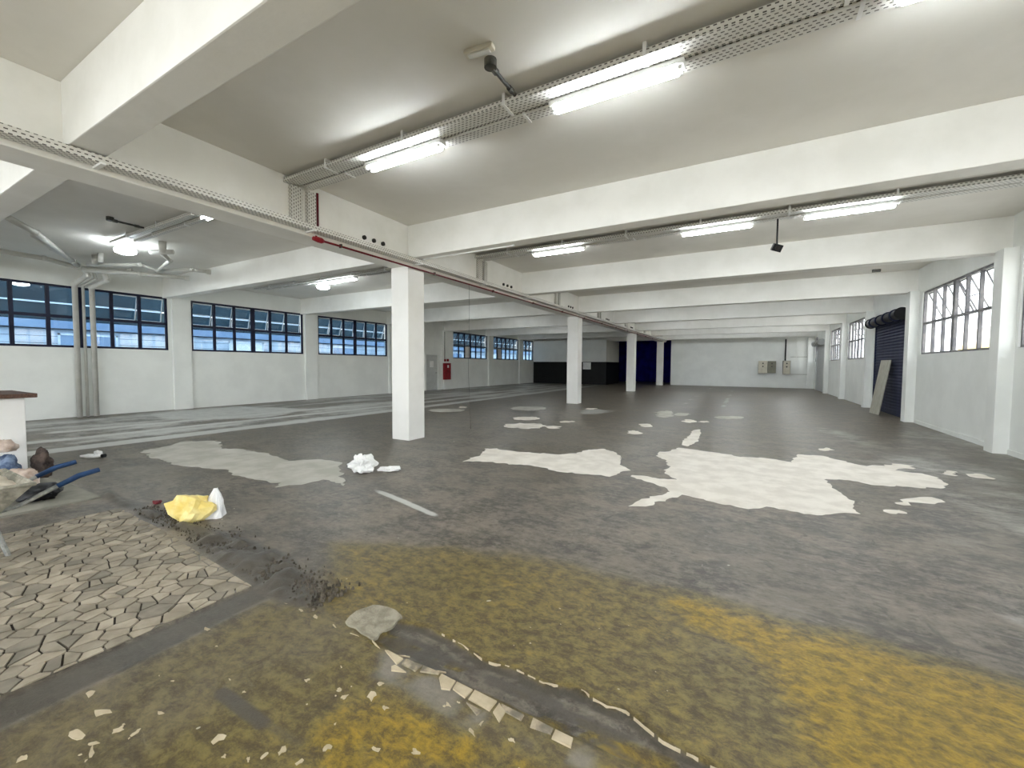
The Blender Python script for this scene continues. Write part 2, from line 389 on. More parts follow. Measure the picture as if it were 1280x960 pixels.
def floor_material():
    mt, nt, b = base_mat('worn_concrete_floor')
    tc = nd(nt, 'ShaderNodeTexCoord').outputs['Object']
    at_ = nd(nt, 'ShaderNodeAttribute', attribute_name='wear_and_light')
    sp = nd(nt, 'ShaderNodeSeparateColor'); nt.links.new(at_.outputs['Color'], sp.inputs[0])
    n_big = noise_n(nt, tc, .45, 4, .6)
    n_mid = noise_n(nt, tc, 2.0, 9, .74, (1, 1.3, 1), .25)
    n_fine = noise_n(nt, tc, 11, 9, .80, (1, 1.4, 1), .25)
    n_strk = noise_n(nt, tc, 5, 6, .7, (1, 6, 1), .8)
    n_grain = noise_n(nt, tc, 90, 3, .65)
    base = mixc(nt, smooth(nt, n_mid, .40, .60), lin(56, 49, 40), lin(114, 105, 92))
    base = mixc(nt, math_node(nt, 'MULTIPLY', smooth(nt, n_fine, .44, .66), .60), base, lin(140, 131, 118))
    base = mixc(nt, math_node(nt, 'MULTIPLY', smooth(nt, n_fine, .47, .33), .75), base, lin(48, 42, 34))
    base = mixc(nt, math_node(nt, 'MULTIPLY', smooth(nt, n_big, .42, .64), .40), base, lin(84, 77, 64))
    base = mixc(nt, math_node(nt, 'MULTIPLY', smooth(nt, n_strk, .56, .70), .50), base, lin(136, 130, 122))
    base = mixc(nt, math_node(nt, 'MULTIPLY', smooth(nt, noise_n(nt, tc, 3.2, 7, .75, (1.6, 1, 1), .7), .585, .66), .70), base, lin(46, 41, 35))
    base = mixc(nt, math_node(nt, 'MULTIPLY', n_grain, .18), base, lin(40, 37, 33))
    # pale dust, marks and painted window light
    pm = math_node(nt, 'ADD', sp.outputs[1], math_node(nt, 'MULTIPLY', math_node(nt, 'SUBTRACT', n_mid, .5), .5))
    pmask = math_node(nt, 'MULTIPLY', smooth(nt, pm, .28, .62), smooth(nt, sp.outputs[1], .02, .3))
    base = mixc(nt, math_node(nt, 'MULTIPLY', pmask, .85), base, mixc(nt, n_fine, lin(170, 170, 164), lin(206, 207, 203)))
    # exposed screed under the paint
    base = mixc(nt, math_node(nt, 'MULTIPLY', at_.outputs['Alpha'], .7), base, mixc(nt, n_fine, lin(110, 104, 94), lin(150, 145, 136)))
    # worn yellow paint
    ym = math_node(nt, 'ADD', sp.outputs[0], math_node(nt, 'ADD', math_node(nt, 'MULTIPLY', math_node(nt, 'SUBTRACT', n_mid, .5), .75), math_node(nt, 'MULTIPLY', math_node(nt, 'SUBTRACT', n_fine, .5), .8)))
    ymask = math_node(nt, 'MULTIPLY', smooth(nt, ym, .38, .95), smooth(nt, sp.outputs[0], .02, .2))
    ycol = mixc(nt, smooth(nt, n_fine, .36, .64), lin(86, 69, 8), lin(150, 123, 18))
    olive = mixc(nt, smooth(nt, n_fine, .36, .64), lin(60, 48, 12), lin(118, 103, 44))
    base = mixc(nt, math_node(nt, 'MULTIPLY', smooth(nt, sp.outputs[0], .03, .36), .80), base, olive)
    base = mixc(nt, ymask, base, ycol)
    # dirt and darker tones
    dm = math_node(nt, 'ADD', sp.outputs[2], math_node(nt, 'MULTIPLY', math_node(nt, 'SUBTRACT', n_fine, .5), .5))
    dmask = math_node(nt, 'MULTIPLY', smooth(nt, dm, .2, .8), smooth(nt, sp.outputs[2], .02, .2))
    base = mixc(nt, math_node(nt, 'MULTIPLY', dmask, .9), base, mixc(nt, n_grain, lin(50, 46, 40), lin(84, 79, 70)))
    # flecks of plaster
    fl = smooth(nt, noise_n(nt, tc, 9, 2, .5), .765, .78)
    base = mixc(nt, math_node(nt, 'MULTIPLY', fl, .8), base, lin(190, 184, 170))
    nt.links.new(base, b.inputs['Base Color'])
    rg = nd(nt, 'ShaderNodeMapRange'); nt.links.new(n_mid, rg.inputs['Value'])
    rg.inputs['To Min'].default_value = .26; rg.inputs['To Max'].default_value = .52
    nt.links.new(rg.outputs['Result'], b.inputs['Roughness'])
    b.inputs['Specular IOR Level'].default_value = .38
    h = math_node(nt, 'ADD', math_node(nt, 'MULTIPLY', n_fine, .7), math_node(nt, 'MULTIPLY', n_grain, .3))
    bump(nt, b, h, .45, .008)
    return mt
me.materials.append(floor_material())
floor = bpy.data.objects.new('floor', me); COL.objects.link(floor)
tag(floor, 'worn grey concrete floor with old yellow paint and cement repairs', kind='structure')

# cement repairs: thin screed skins with ragged rims
def ragged(poly, amp, step, seed=0):
    out = []
    n = len(poly)
    for i in range(n):
        a = Vector((*poly[i], 0)); b = Vector((*poly[(i + 1) % n], 0)); L = (b - a).length
        k = max(1, int(L / step)); nrm = Vector((b.y - a.y, a.x - b.x, 0)).normalized() if L > 1e-6 else Vector()
        for j in range(k):
            p = a.lerp(b, j / k)
            w = noise.noise(Vector((p.x * 5 + seed * 3.1, p.y * 5, seed))) + .6 * noise.noise(Vector((p.x * 14, p.y * 14, seed + 5)))
            p += nrm * w * amp
            out.append((p.x, p.y))
    return out
def skin(poly, name, mat, t=.004, amp=.05, step=.05, seed=0, z=0.0, parent=floor):
    pl = ragged(poly, amp, step, seed)
    bm = bmesh.new()
    vt = [bm.verts.new((x, y, z + t)) for x, y in pl]
    vb = [bm.verts.new((x, y, z - .006)) for x, y in pl]
    es = [bm.edges.new((vt[i], vt[(i + 1) % len(vt)])) for i in range(len(vt))]
    bmesh.ops.triangle_fill(bm, edges=es, use_beauty=True)
    for i in range(len(vt)):
        j = (i + 1) % len(vt)
        bm.faces.new((vb[i], vb[j], vt[j], vt[i]))
    bmesh.ops.recalc_face_normals(bm, faces=bm.faces)
    me_ = bpy.data.meshes.new(name); bm.to_mesh(me_); bm.free(); me_.materials.append(mat)
    o = bpy.data.objects.new(name, me_); COL.objects.link(o); o.parent = parent
    return o
BIG = [(-1.06, 8.1), (-0.5, 8.03), (-0.06, 7.84), (0.39, 7.91), (0.65, 7.81), (0.71, 8.24), (0.82, 8.52), (1.17, 8.66), (1.42, 8.27), (1.75, 7.99), (2.17, 7.92), (2.29, 7.75), (2.26, 7.33), (2.16, 7.12), (1.92, 6.97), (1.69, 6.96), (1.43, 6.84), (1.21, 6.97), (0.93, 6.81), (0.96, 6.45), (1.04, 6.15), (1.1, 5.89), (1.05, 5.67), (1.04, 5.42), (0.87, 5.32), (0.71, 5.15), (0.54, 5.1), (0.38, 5.14), (0.23, 5.17), (0.05, 5.0), (-0.18, 5.01), (-0.39, 5.14), (-0.6, 5.15), (-0.71, 4.99), (-0.83, 4.72), (-0.91, 4.47), (-1.05, 4.44), (-1.03, 4.64), (-0.87, 4.92), (-0.74, 5.21), (-0.86, 5.37), (-1.03, 5.51), (-1.28, 5.63), (-1.34, 5.74), (-1.18, 5.79), (-0.92, 5.75), (-0.77, 5.8), (-0.95, 6.07), (-0.98, 6.47), (-1.04, 6.8), (-1.26, 7.2), (-1.27, 7.49), (-1.13, 7.81)]
LEFT = [(-3.81, 5.2), (-3.8, 5.67), (-4.06, 6.21), (-3.88, 6.31), (-3.54, 6.28), (-3.03, 6.35), (-2.83, 6.4), (-2.5, 6.67), (-2.44, 7.1), (-2.21, 7.32), (-1.93, 7.09), (-1.76, 6.76), (-1.68, 6.29), (-1.42, 5.99), (-1.53, 5.83), (-1.59, 5.54), (-1.83, 5.5), (-2.26, 5.39), (-2.55, 5.48), (-2.82, 5.49), (-3.05, 5.42), (-3.45, 5.42)]
FINGER = [(-1.05, 8.47), (-1.09, 9.15), (-1.04, 9.63), (-1.07, 10.52), (-0.94, 10.74), (-0.87, 10.23), (-0.82, 9.0), (-0.93, 8.36)]
GREY = [(-9.01, 3.06), (-9.0, 3.3), (-9.36, 3.81), (-8.94, 4.17), (-8.43, 4.0), (-8.01, 3.82), (-7.67, 3.95), (-6.93, 4.01), (-6.42, 3.9), (-6.13, 3.87), (-5.83, 4.18), (-5.48, 4.2), (-5.26, 4.15), (-5.06, 3.93), (-4.81, 3.78), (-4.65, 3.63), (-4.3, 3.41), (-4.54, 3.48), (-4.73, 3.45), (-4.78, 3.25), (-4.88, 3.07), (-4.95, 2.95), (-5.09, 3.11), (-5.32, 3.02), (-5.82, 2.99), (-6.41, 3.08), (-6.65, 2.99), (-7.15, 2.9), (-7.62, 2.86), (-7.83, 2.92), (-8.28, 2.91)]
CRUMB = [(-1.98, 1.58), (-2.02, 1.68), (-1.99, 1.78), (-1.89, 1.81), (-1.73, 1.77), (-1.72, 1.69), (-1.73, 1.63), (-1.73, 1.56), (-1.83, 1.55)]
SMALL = [((-7.12, 12.52), (-6.3, 12.29), (-6.06, 13.2), (-6.92, 13.49)), ((-5.74, 10.18), (-5.26, 10.08), (-5.11, 10.58), (-5.59, 10.7)), ((-5.2, 8.83), (-4.58, 8.71), (-4.36, 9.35), (-5.0, 9.5)), ((-4.22, 9.16), (-3.97, 9.02), (-3.93, 9.34), (-4.18, 9.5)), ((-4.31, 10.26), (-4.06, 10.21), (-3.95, 10.49), (-4.2, 10.55)), ((-2.33, 10.69), (-2.13, 10.45), (-2.06, 10.86), (-2.27, 11.11)), ((-2.32, 9.41), (-2.13, 9.21), (-2.07, 9.56), (-2.26, 9.78)), ((-1.49, 12.19), (-1.3, 11.98), (-1.18, 12.38), (-1.37, 12.61)), ((-1.08, 12.3), (-0.96, 12.19), (-0.87, 12.43), (-0.99, 12.55)), ((1.17, 9.32), (1.26, 9.21), (1.39, 9.45), (1.31, 9.58)), ((1.6, 8.01), (1.84, 7.99), (2.23, 8.39), (1.99, 8.45)), ((1.44, 6.09), (1.64, 6.05), (1.92, 6.37), (1.73, 6.43)), ((2.51, 8.15), (2.55, 8.05), (2.68, 8.25), (2.64, 8.36)), ((2.81, 8.15), (2.82, 8.06), (2.91, 8.21), (2.9, 8.31)), ((-4.85, 13.82), (-4.61, 13.66), (-4.54, 14.02), (-4.79, 14.18)), ((-9.09, 10.51), (-8.3, 10.45), (-8.1, 11.14), (-8.91, 11.22)), ((-8.88, 11.88), (-8.59, 11.74), (-8.62, 12.05), (-8.92, 12.2)), ((1.34, 5.67), (1.38, 5.64), (1.45, 5.74), (1.41, 5.77)), ((-2.45, 13.52), (-2.05, 12.71), (-1.97, 13.82), (-2.39, 14.78)), ((-1.95, 13.7), (-1.68, 13.39), (-1.52, 13.98), (-1.8, 14.32)), ((-0.78, 13.51), (-0.4, 13.32), (-0.04, 13.97), (-0.43, 14.18))]
skin(BIG, 'cement_patch', M_CEMENT, .004, .07, .05, 1)
skin(LEFT, 'cement_patch', M_CEMENT, .004, .08, .05, 2)
skin(FINGER, 'cement_patch', M_CEMENT, .004, .04, .05, 3)
skin(GREY, 'screed_patch', M_GREYCEM, .003, .08, .06, 4)
skin(CRUMB, 'mortar_patch', M_CRUMB, .010, .035, .010, 5)
def rounded(q):
    """four side mid-points (left, near, right, far) made into an oval"""
    q = [Vector((*p, 0)) for p in q]; c = sum(q, Vector()) / 4
    a = (q[2] - q[0]) / 2; b = (q[3] - q[1]) / 2
    # the diagonals of the quad serve as half axes
    return [((c + a * math.cos(t) + b * math.sin(t)).x, (c + a * math.cos(t) + b * math.sin(t)).y) for t in [2 * math.pi * k / 18 for k in range(18)]]
for i, q in enumerate(SMALL):
    far_grey = i >= 18
    skin(rounded(q), 'screed_patch' if far_grey else 'cement_patch', M_GREYCEM if far_grey or i in (0, 15) else M_CEMENT, .003, .13, .06, 10 + i)

# loose chips of plaster and the broken white lip of the old wall line
CHIPS = [(-2.56, 0.65, 0.102, 0.059), (-2.38, 0.64, 0.18, 0.085), (-2.33, 0.55, 0.138, 0.061), (-2.2, 0.64, 0.053, 0.077), (-2.21, 0.56, 0.079, 0.038), (-2.16, 0.55, 0.094, 0.028), (-2.15, 0.76, 0.061, 0.038), (-1.8, 0.82, 0.068, 0.071), (-1.7, 0.79, 0.036, 0.037), (-1.53, 0.91, 0.048, 0.083), (-1.57, 0.87, 0.028, 0.063), (-1.43, 0.92, 0.039, 0.04), (-1.6, 1.23, 0.054, 0.04), (-1.54, 1.21, 0.038, 0.055), (-1.44, 1.28, 0.081, 0.092), (-1.46, 1.35, 0.061, 0.04), (-1.34, 1.26, 0.05, 0.043), (-0.93, 1.4, 0.019, 0.052), (-2.35, 0.41, 0.064, 0.041), (-1.61, 0.83, 0.056, 0.021), (-2.12, 0.67, 0.043, 0.055), (-1.78, 1.19, 0.041, 0.035), (-0.78, 1.4, 0.043, 0.031), (-1.11, 1.41, 0.055, 0.035), (-0.94, 1.35, 0.063, 0.025), (-1.22, 1.1, 0.057, 0.032), (-1.08, 1.17, 0.061, 0.037), (-1.39, 1.01, 0.046, 0.06), (-2.62, 1.15, .09, .03), (-2.46, 1.53, .10, .02), (-2.33, 1.525, .08, .025), (-2.2, 1.53, .09, .03), (-2.02, 1.525, .07, .022), (-1.86, 1.53, .14, .012), (-1.7, 1.535, .12, .012), (-1.5, 1.542, .1, .010), (-1.28, 1.546, .1, .008)]
for k in range(26):
    CHIPS.append((R.uniform(-2.5, -.3), R.uniform(.4, 1.45), R.uniform(.012, .035), R.uniform(.008, .022)))
for k in range(14):
    CHIPS.append((R.uniform(-2.0, .8), R.uniform(1.85, 2.7), R.uniform(.008, .02), R.uniform(.006, .014)))
chips = MB()
for x, y, w, h in CHIPS:
    n = R.randint(7, 11); a0 = R.uniform(0, 6); rot = R.uniform(-.4, .5) if w > h else 0; w *= .9; h *= .8
    pl = []
    for k in range(n):
        t = a0 + 2 * math.pi * k / n; r = R.uniform(.28, 1.15) * .45
        ax, ay = w * r * math.cos(t), h * r * math.sin(t)
        pl.append((x + ax * math.cos(rot) - ay * math.sin(rot), y + ax * math.sin(rot) + ay * math.cos(rot)))
    chips.prism(pl, -.006, .002, .05)
tag(chips.build('plaster_chips', M_TILE, floor), 'cream plaster chips scattered on the worn yellow paint', kind='stuff')

lip = MB()
edge = ragged(TRN[:13], .012, .02, 9)
edge = edge[:max(range(len(edge)), key=lambda q_: edge[q_][0])]
edge = [p for p in edge if p[1] > 1.615 and -1.45 < p[0] < .45]
for a, b_ in zip(edge[:-1], edge[1:]):
    if R.random() < .35 or math.hypot(b_[0] - a[0], b_[1] - a[1]) > .08: continue
    w0 = R.uniform(.001, .0028)
    lip.prism([(a[0], a[1]), (b_[0], b_[1]), (b_[0], b_[1] + w0), (a[0], a[1] + w0)], -.012, .003)
tag(lip.build('plaster_lip', M_TILE, floor), kind='stuff')
TILES = [[(-1.615, 1.52), (-1.597, 1.527), (-1.484, 1.521), (-1.484, 1.475)], [(-1.467, 1.49), (-1.472, 1.53), (-1.367, 1.532), (-1.372, 1.486)], [(-1.497, 1.451), (-1.488, 1.469), (-1.405, 1.46), (-1.477, 1.431)], [(-1.351, 1.497), (-1.363, 1.534), (-1.262, 1.54), (-1.26, 1.526)], [(-1.245, 1.511), (-1.25, 1.537), (-1.16, 1.533), (-1.151, 1.477), (-1.191, 1.462)], [(-1.146, 1.488), (-1.155, 1.533), (-1.059, 1.53), (-1.065, 1.473)], [(-1.049, 1.475), (-1.055, 1.535), (-0.929, 1.53), (-0.931, 1.469)], [(-0.916, 1.472), (-0.917, 1.527), (-0.868, 1.499), (-0.865, 1.441)], [(-0.908, 1.528), (-0.79, 1.525), (-0.789, 1.495), (-0.877, 1.5)], [(-0.754, 1.534), (-0.654, 1.526), (-0.652, 1.497), (-0.744, 1.485)], [(-0.647, 1.526), (-0.568, 1.525), (-0.56, 1.481), (-0.645, 1.481)], [(-1.046, 1.456), (-0.959, 1.453), (-0.967, 1.424)]]
for i, t in enumerate(TILES):
    area = sum(t[k][0] * t[(k + 1) % len(t)][1] - t[(k + 1) % len(t)][0] * t[k][1] for k in range(len(t)))
    tt = t if area > 0 else t[::-1]
    MB().prism(tt, -.008, .006 + R.uniform(-.001, .001), .04).build('broken_tile', M_TILE2 if i in (1, 3, 8, 9, 11) else M_TILE, floor)

clod = MB()
for k in range(1500):
    x = R.uniform(-5.4, -2.25); t = (x + 5.4) / 3.15
    yc = 1.80 + .03 * math.sin(t * 7) - .12 * t * t; y = yc + R.gauss(0, .055 + .04 * t)
    if y < 1.74 - .2 * t: continue
    r = R.uniform(.003, .011) * (.7 + .6 * t) * (1.6 if k % 12 == 0 else 1); n = 6
    base_z = R.uniform(.0, .02)
    pl = [(x + r * R.uniform(.7, 1.2) * math.cos(2 * math.pi * q / n), y + r * R.uniform(.7, 1.2) * math.sin(2 * math.pi * q / n)) for q in range(n)]
    clod.prism(pl, -.004, base_z * .8 + r * .7, .5)
tag(clod.build('soil_clods', rough_mat('dry_soil', lin(60, 55, 47), lin(98, 91, 80), 12, .95, .6, .006, bscale=60), floor), kind='stuff')
# crazy paving: irregular flat stones in a sunken mortar bed
def clip(poly, nx_, ny_, c):
    out = []
    for i in range(len(poly)):
        a = poly[i]; b = poly[(i + 1) % len(poly)]
        da = a[0] * nx_ + a[1] * ny_ - c; db = b[0] * nx_ + b[1] * ny_ - c
        if da <= 0: out.append(a)
        if (da < 0) != (db < 0) and abs(da - db) > 1e-12:
            t = da / (da - db); out.append((a[0] + (b[0] - a[0]) * t, a[1] + (b[1] - a[1]) * t))
    return out
PAVE = [(-5.60, -.9), (-2.89, -.9), (-2.87, 1.53), (-3.5, 1.58), (-4.5, 1.66), (-5.60, 1.70)]
bed = MB().prism([(-5.66, -.96), (-2.86, -.96), (-2.84, 1.54), (-3.5, 1.60), (-4.5, 1.68), (-5.66, 1.73)], -.03, -.006).build('mortar_bed', rough_mat('brown_mortar', lin(44, 39, 32), lin(62, 56, 46), 9, .9, .6, .006, bscale=50), floor)
STONES = [rough_mat('paving_stone_%d' % i, lin(*a), lin(*b), 5, .62, .3, .004, bscale=30) for i, (a, b) in enumerate((
    ((122, 114, 99), (148, 139, 123)), ((140, 130, 113), (168, 157, 139)), ((108, 102, 90), (134, 126, 112))))]
SX, SY = .122, .078
seeds = []
yy = -1.0; row = 0
while yy < 1.9:
    xx = -5.8 + (SX / 2 if row % 2 else 0)
    while xx < -2.6:
        seeds.append((xx + R.uniform(-.46, .46) * SX, yy + R.uniform(-.46, .46) * SY)); xx += SX
    yy += SY; row += 1
seeds = [s for s in seeds if R.random() > .10]
stones = []
for i, (sx, sy) in enumerate(seeds):
    poly = [(sx - .4, sy - .3), (sx + .4, sy - .3), (sx + .4, sy + .3), (sx - .4, sy + .3)]
    for j, (tx, ty) in enumerate(seeds):
        if i == j or abs(tx - sx) > .6 or abs(ty - sy) > .45: continue
        nx_, ny_ = tx - sx, ty - sy; L = math.hypot(nx_, ny_)
        nx_, ny_ = nx_ / L, ny_ / L
        poly = clip(poly, nx_, ny_, nx_ * (sx + tx) / 2 + ny_ * (sy + ty) / 2 - .0042)
        if len(poly) < 3: break
    for k in range(len(PAVE)):
        if len(poly) < 3: break
        a = PAVE[k]; b = PAVE[(k + 1) % len(PAVE)]
        nx_, ny_ = b[1] - a[1], a[0] - b[0]; L = math.hypot(nx_, ny_)
        poly = clip(poly, nx_ / L, ny_ / L, (nx_ * a[0] + ny_ * a[1]) / L)
    if len(poly) < 3: continue
    area = abs(sum(poly[k][0] * poly[(k + 1) % len(poly)][1] - poly[(k + 1) % len(poly)][0] * poly[k][1] for k in range(len(poly)))) / 2
    if area < .0006: continue
    cx = sum(p[0] for p in poly) / len(poly); cy = sum(p[1] for p in poly) / len(poly)
    d = Vector((cx, cy, -1.5)); dep = d.dot(f2)
    seen = dep > .2 and abs(d.dot(r3) / dep) < .63 * 1280 / 640 and d.dot(u3) / dep > -.94
    stones.append((area / dep ** 3 if seen else 0, poly, cx, cy))
stones.sort(key=lambda s: -s[0])
rest = MB()
for k, (vis, poly, cx, cy) in enumerate(stones):
    h = .004 + R.uniform(-.003, .003)
    if k < 300:
        MB().prism(poly, -.02, h, .035).build('paving_stone', STONES[R.choice((0, 0, 1, 1, 2))], bed)
    else:
        rest.prism(poly, -.02, h, .035)
if rest.v:
    tag(rest.build('paving_stones', STONES[0], bed), kind='stuff')
# paler slab beside the paving
B(-9.6, -6.20, -2.8, 1.73, -.05, .02).build('concrete_slab', M_SLAB, floor, bevel=.004)

# ---- ceiling slab and beams
ceil = B(XL - .3, XR + .3, YB, 42, ZC, ZC + .25).build('ceiling', M_CEIL)
tag(ceil, 'grey-white flat concrete ceiling between deep white beams', kind='structure')
lb = B(BX0, BX1, YB, YF + .3, ZL, ZC).build('long_beam', M_BEAM, bevel=.012); tag(lb, 'deep white beam carried by the row of columns', kind='structure')
for k, y in enumerate(BY):
    tag(B(BX1, XR + .1, y, y + BW, ZT, ZC).build('cross_beam', M_BEAM, bevel=.012), 'white cross beam between the long beam and the bright windows', kind='structure')
    tag(B(XL - .1, BX0, y, y + BW, ZT, ZC).build('cross_beam', M_BEAM, bevel=.012), 'white cross beam between the long beam and the blue windows', kind='structure')
# sleeves through the long beam, three in each bay
for k in range(5):
    for q in range(3):
        y = 5.03 + .21 * q + SP * k
        MB().tube([(BX1 - .02, y, 3.66), (BX1 + .03, y, 3.66)], .036, 14).build('pipe_sleeve', M_HOLE, lb)

# ---- columns
COLW = .455
col_labels = ['square white column standing nearest the crumpled white paper', 'square white column, second along the row from the crumpled paper',
              'square white column, third along the row from the crumpled paper', 'square white column beside the end of the white far wall']
for k in range(4):
    y = 6.10 + 2 * SP * k
    c = B(BX1 - COLW, BX1 - .005, y, y + COLW, -.005, ZL).build('column', M_COLUMN, bevel=.01)
    tag(c, col_labels[k], 'column', 'row of square columns under the long beam')

# ---- walls with window openings
def wall_x(name, x0, x1, y0, y1, openings, mat, ztop=ZC):
    mb = MB(); y = y0
    for (a, b_, z0, z1) in sorted(openings):
        if a > y: mb.box(x0, x1, y, a, -.05, ztop)
        if z0 > 0: mb.box(x0, x1, a, b_, -.05, z0)
        if z1 < ztop: mb.box(x0, x1, a, b_, z1, ztop)
        y = b_
    if y < y1: mb.box(x0, x1, y, y1, -.05, ztop)
    return mb.build(name, mat)
LW = [(-2.40, 1.56), (2.28, 6.22), (6.86, 10.87), (11.55, 15.51), (20.92, 24.93), (25.66, 29.55), (30.24, 32.25)]
LZ = (1.91, 3.58)
RW = [(6.70, 10.42), (11.33, 15.05), (20.80, 24.35), (25.45, 28.95), (33.85, 34.85)]
RW0 = [(-2.6, 1.1), (2.0, 5.75)]
RZ = (1.85, 3.50)
wl = wall_x('wall_left', XL - .22, XL, YB, 41.8, [(a, b_, *LZ) for a, b_ in LW] + [(18.42, 19.57, 0, 2.12)], M_WALL)
tag(wl, 'long white wall with dark blue framed windows', kind='structure')
wr = wall_x('wall_right', XR, XR + .22, YB, YF, [(a, b_, *RZ) for a, b_ in RW0 + RW] + [(16.1, 19.6, 0, 3.30)], M_WALL)
tag(wr, 'white wall with bright steel windows and roller shutters', kind='structure')
for y0, y1 in ((1.50, 1.95), (6.30, 6.80), (10.90, 11.42), (15.55, 16.05), (19.95, 20.86), (25.0, 25.60), (29.60, 30.18)):
    tag(B(XL - .05, XL + .11, y0, y1, -.01, ZT + .02).build('pilaster', M_WALL, bevel=.008), 'flat white pilaster between the blue windows', kind='structure')
for y in BY[1:8]:
    y0 = y - .28 if y < 12 else y - .2
    tag(B(XR - .2, XR + .05, y0 + .02, y0 + .34, -.01, ZT + .02).build('pilaster', M_WALL, bevel=.008), 'white pilaster on the shutter wall', kind='structure')
# slim skirting ledge along the right wall
bs = MB()
for k in range(1, 7):
    a = BY[k] + .1; b_ = BY[k + 1] - .28
    if k == 4: continue
    bs.box(XR - .025, XR + .01, a, b_, -.01, .09)
tag(bs.build('baseboard_right', M_WALL), 'low white skirting ledge along the shutter wall', kind='structure')

# far wall and the annex behind it
wf = B(-5.32, XR + .2, YF, YF + .2, -.05, ZC).build('wall_far', M_WALL)
tag(wf, 'plain white far wall with electrical cabinets', kind='structure')
B(XL, -5.32, YF + .0, YF + .2, ZT + .02, ZC).build('lintel', M_WALL, wf)
tag(B(2.95, 3.0, YF - .02, YF, 1.1, ZT).build('trim_2', M_WALL), 'slim upright batten on the far wall', kind='structure')
tag(B(3.62, XR, YF - .16, YF, 0, ZT).build('corner_pier', M_WALL), 'white pier in the far corner', kind='structure')
tag(B(2.62, 3.6, YF - .02, YF, 2.18, 2.205).build('trim_3', M_PANELG), 'upper thin rail on the far wall', kind='structure')
tag(B(2.66, 3.75, YF - .03, YF, .96, .985).build('trim_4', M_PANELG), 'lower thin rail on the far wall', kind='structure')
an = MB().box(-5.32, -5.22, YF + .2, 41.8, -.05, ZC).build('wall_annex_side', M_BLACKP); tag(an, 'annex side wall behind the columns, blackened for its shadow', kind='structure')  # wall in shadow, its darkness put into the colour
ab_ = MB()
n = 90
ab_v = []
for i in range(n + 1):
    x = -14.5 + (14.5 - 5.3) * i / n
    yv = 40.6 + .06 * math.sin(i * 1.35) + .03 * math.sin(i * .6)
    ab_v += [(x, yv, .02), (x, yv, ZC), (x, yv + .03, .02), (x, yv + .03, ZC)]
ab_f = []
for i in range(n):
    a = i * 4; b_ = a + 4
    ab_f += [(a, b_, b_ + 1, a + 1), (a + 2, a + 3, b_ + 3, b_ + 2), (a, a + 2, b_ + 2, b_), (a + 1, b_ + 1, b_ + 3, a + 3)]
cur = MB().add(ab_v, ab_f).build('blue_curtain', M_BLUE, smooth_=True)
tag(cur, 'deep blue floor to ceiling curtain across the annex', 'curtain')
wb2 = B(XL, -5.2, 41.6, 41.8, -.05, ZC).build('wall_annex_far', M_BLACKP); tag(wb2, 'dark rear wall of the annex behind the curtain', kind='structure')

# wall behind the camera: a wide open loading entrance
wbk = MB().box(XL - .2, -14.6, YB - .2, YB, -.05, ZC).box(3.2, XR + .2, YB - .2, YB, -.05, ZC).box(-14.6, 3.2, YB - .2, YB, 3.45, ZC).build('wall_back', M_WALL)
tag(wbk, 'white wall around the wide open loading entrance', kind='structure')

# ---- windows
def window(name, label, xi, xo, y0, y1, z0, z1, ncol, frame_m, sash_m, glass_m, zmid, tilt, sign, tm=.035, th0=.022, tf=.045, white_panes=()):
    """xi inner face, xo outward direction sign; opening y0..y1, z0..z1"""
    w = empty(name, (xi, (y0 + y1) / 2, z0)); tag(w, label, kind='structure')
    L = y1 - y0; H = z1 - z0; zm = zmid - z0
    f = MB(); t = tf; d0, d1 = (.03 * sign, .09 * sign)
    xa, xb = min(d0, d1), max(d0, d1)
    f.box(xa, xb, -L / 2, L / 2, 0, t).box(xa, xb, -L / 2, L / 2, H - t, H)
    f.box(xa, xb, -L / 2, -L / 2 + t, t, H - t).box(xa, xb, L / 2 - t, L / 2, t, H - t)
    f.build('window_frame', frame_m, w)
    pit = (L - 2 * t) / ncol
    for k in range(1, ncol):
        th = tm if k == ncol // 2 else th0
        yk = -L / 2 + t + pit * k
        B(xa, xb, yk - th, yk + th, t, H - t).build('mullion', frame_m, w)
    B(xa - .002, xb + .002, -L / 2 + t, L / 2 - t, zm - th0, zm + th0).build('transom', frame_m, w)
    xm = (xa + xb) / 2
    for k in range(ncol):
        ya = -L / 2 + t + pit * k + .022; yb = ya + pit - .044
        B(xm - .003, xm + .003, ya, yb, t, zm - .022).build('pane', M_PAPER if k in white_panes else glass_m, w)
        # top-hung sash pushed outwards at its foot
        sh = H - t - .005 - (zm + .022); tl = tilt[k % len(tilt)]
        if tl == 0:
            B(xm - .003, xm + .003, ya, yb, zm + .022, H - t).build('pane', glass_m, w); continue
        s = empty('sash', (xm + .035 * sign, (ya + yb) / 2, H - t - .004)); s.parent = w
        s.rotation_euler = (0, -math.radians(tl) * sign, 0)
        hw = (yb - ya) / 2
        q = MB(); e = .016
        for (a0, a1, b0, b1) in ((-hw, hw, -sh, -sh + 2 * e), (-hw, hw, -2 * e, 0), (-hw, -hw + 1.6 * e, -sh, 0), (hw - 1.6 * e, hw, -sh, 0), (-hw, hw, -sh * .52 - e * .6, -sh * .52 + e * .6)):
            q.box(-.012, .012, a0, a1, b0, b1)
        q.build('sash_frame', sash_m, s)
        B(-.003, .003, -hw, hw, -sh, 0).build('pane', glass_m, s)
    return w
wn = 1
pl_desc = ['behind the half wall', 'with three white downpipes in front', 'next to the one with downpipes', 'next before the white door', 'next past the red fire cabinet', 'with paper in two lower panes', 'next to the black partition']
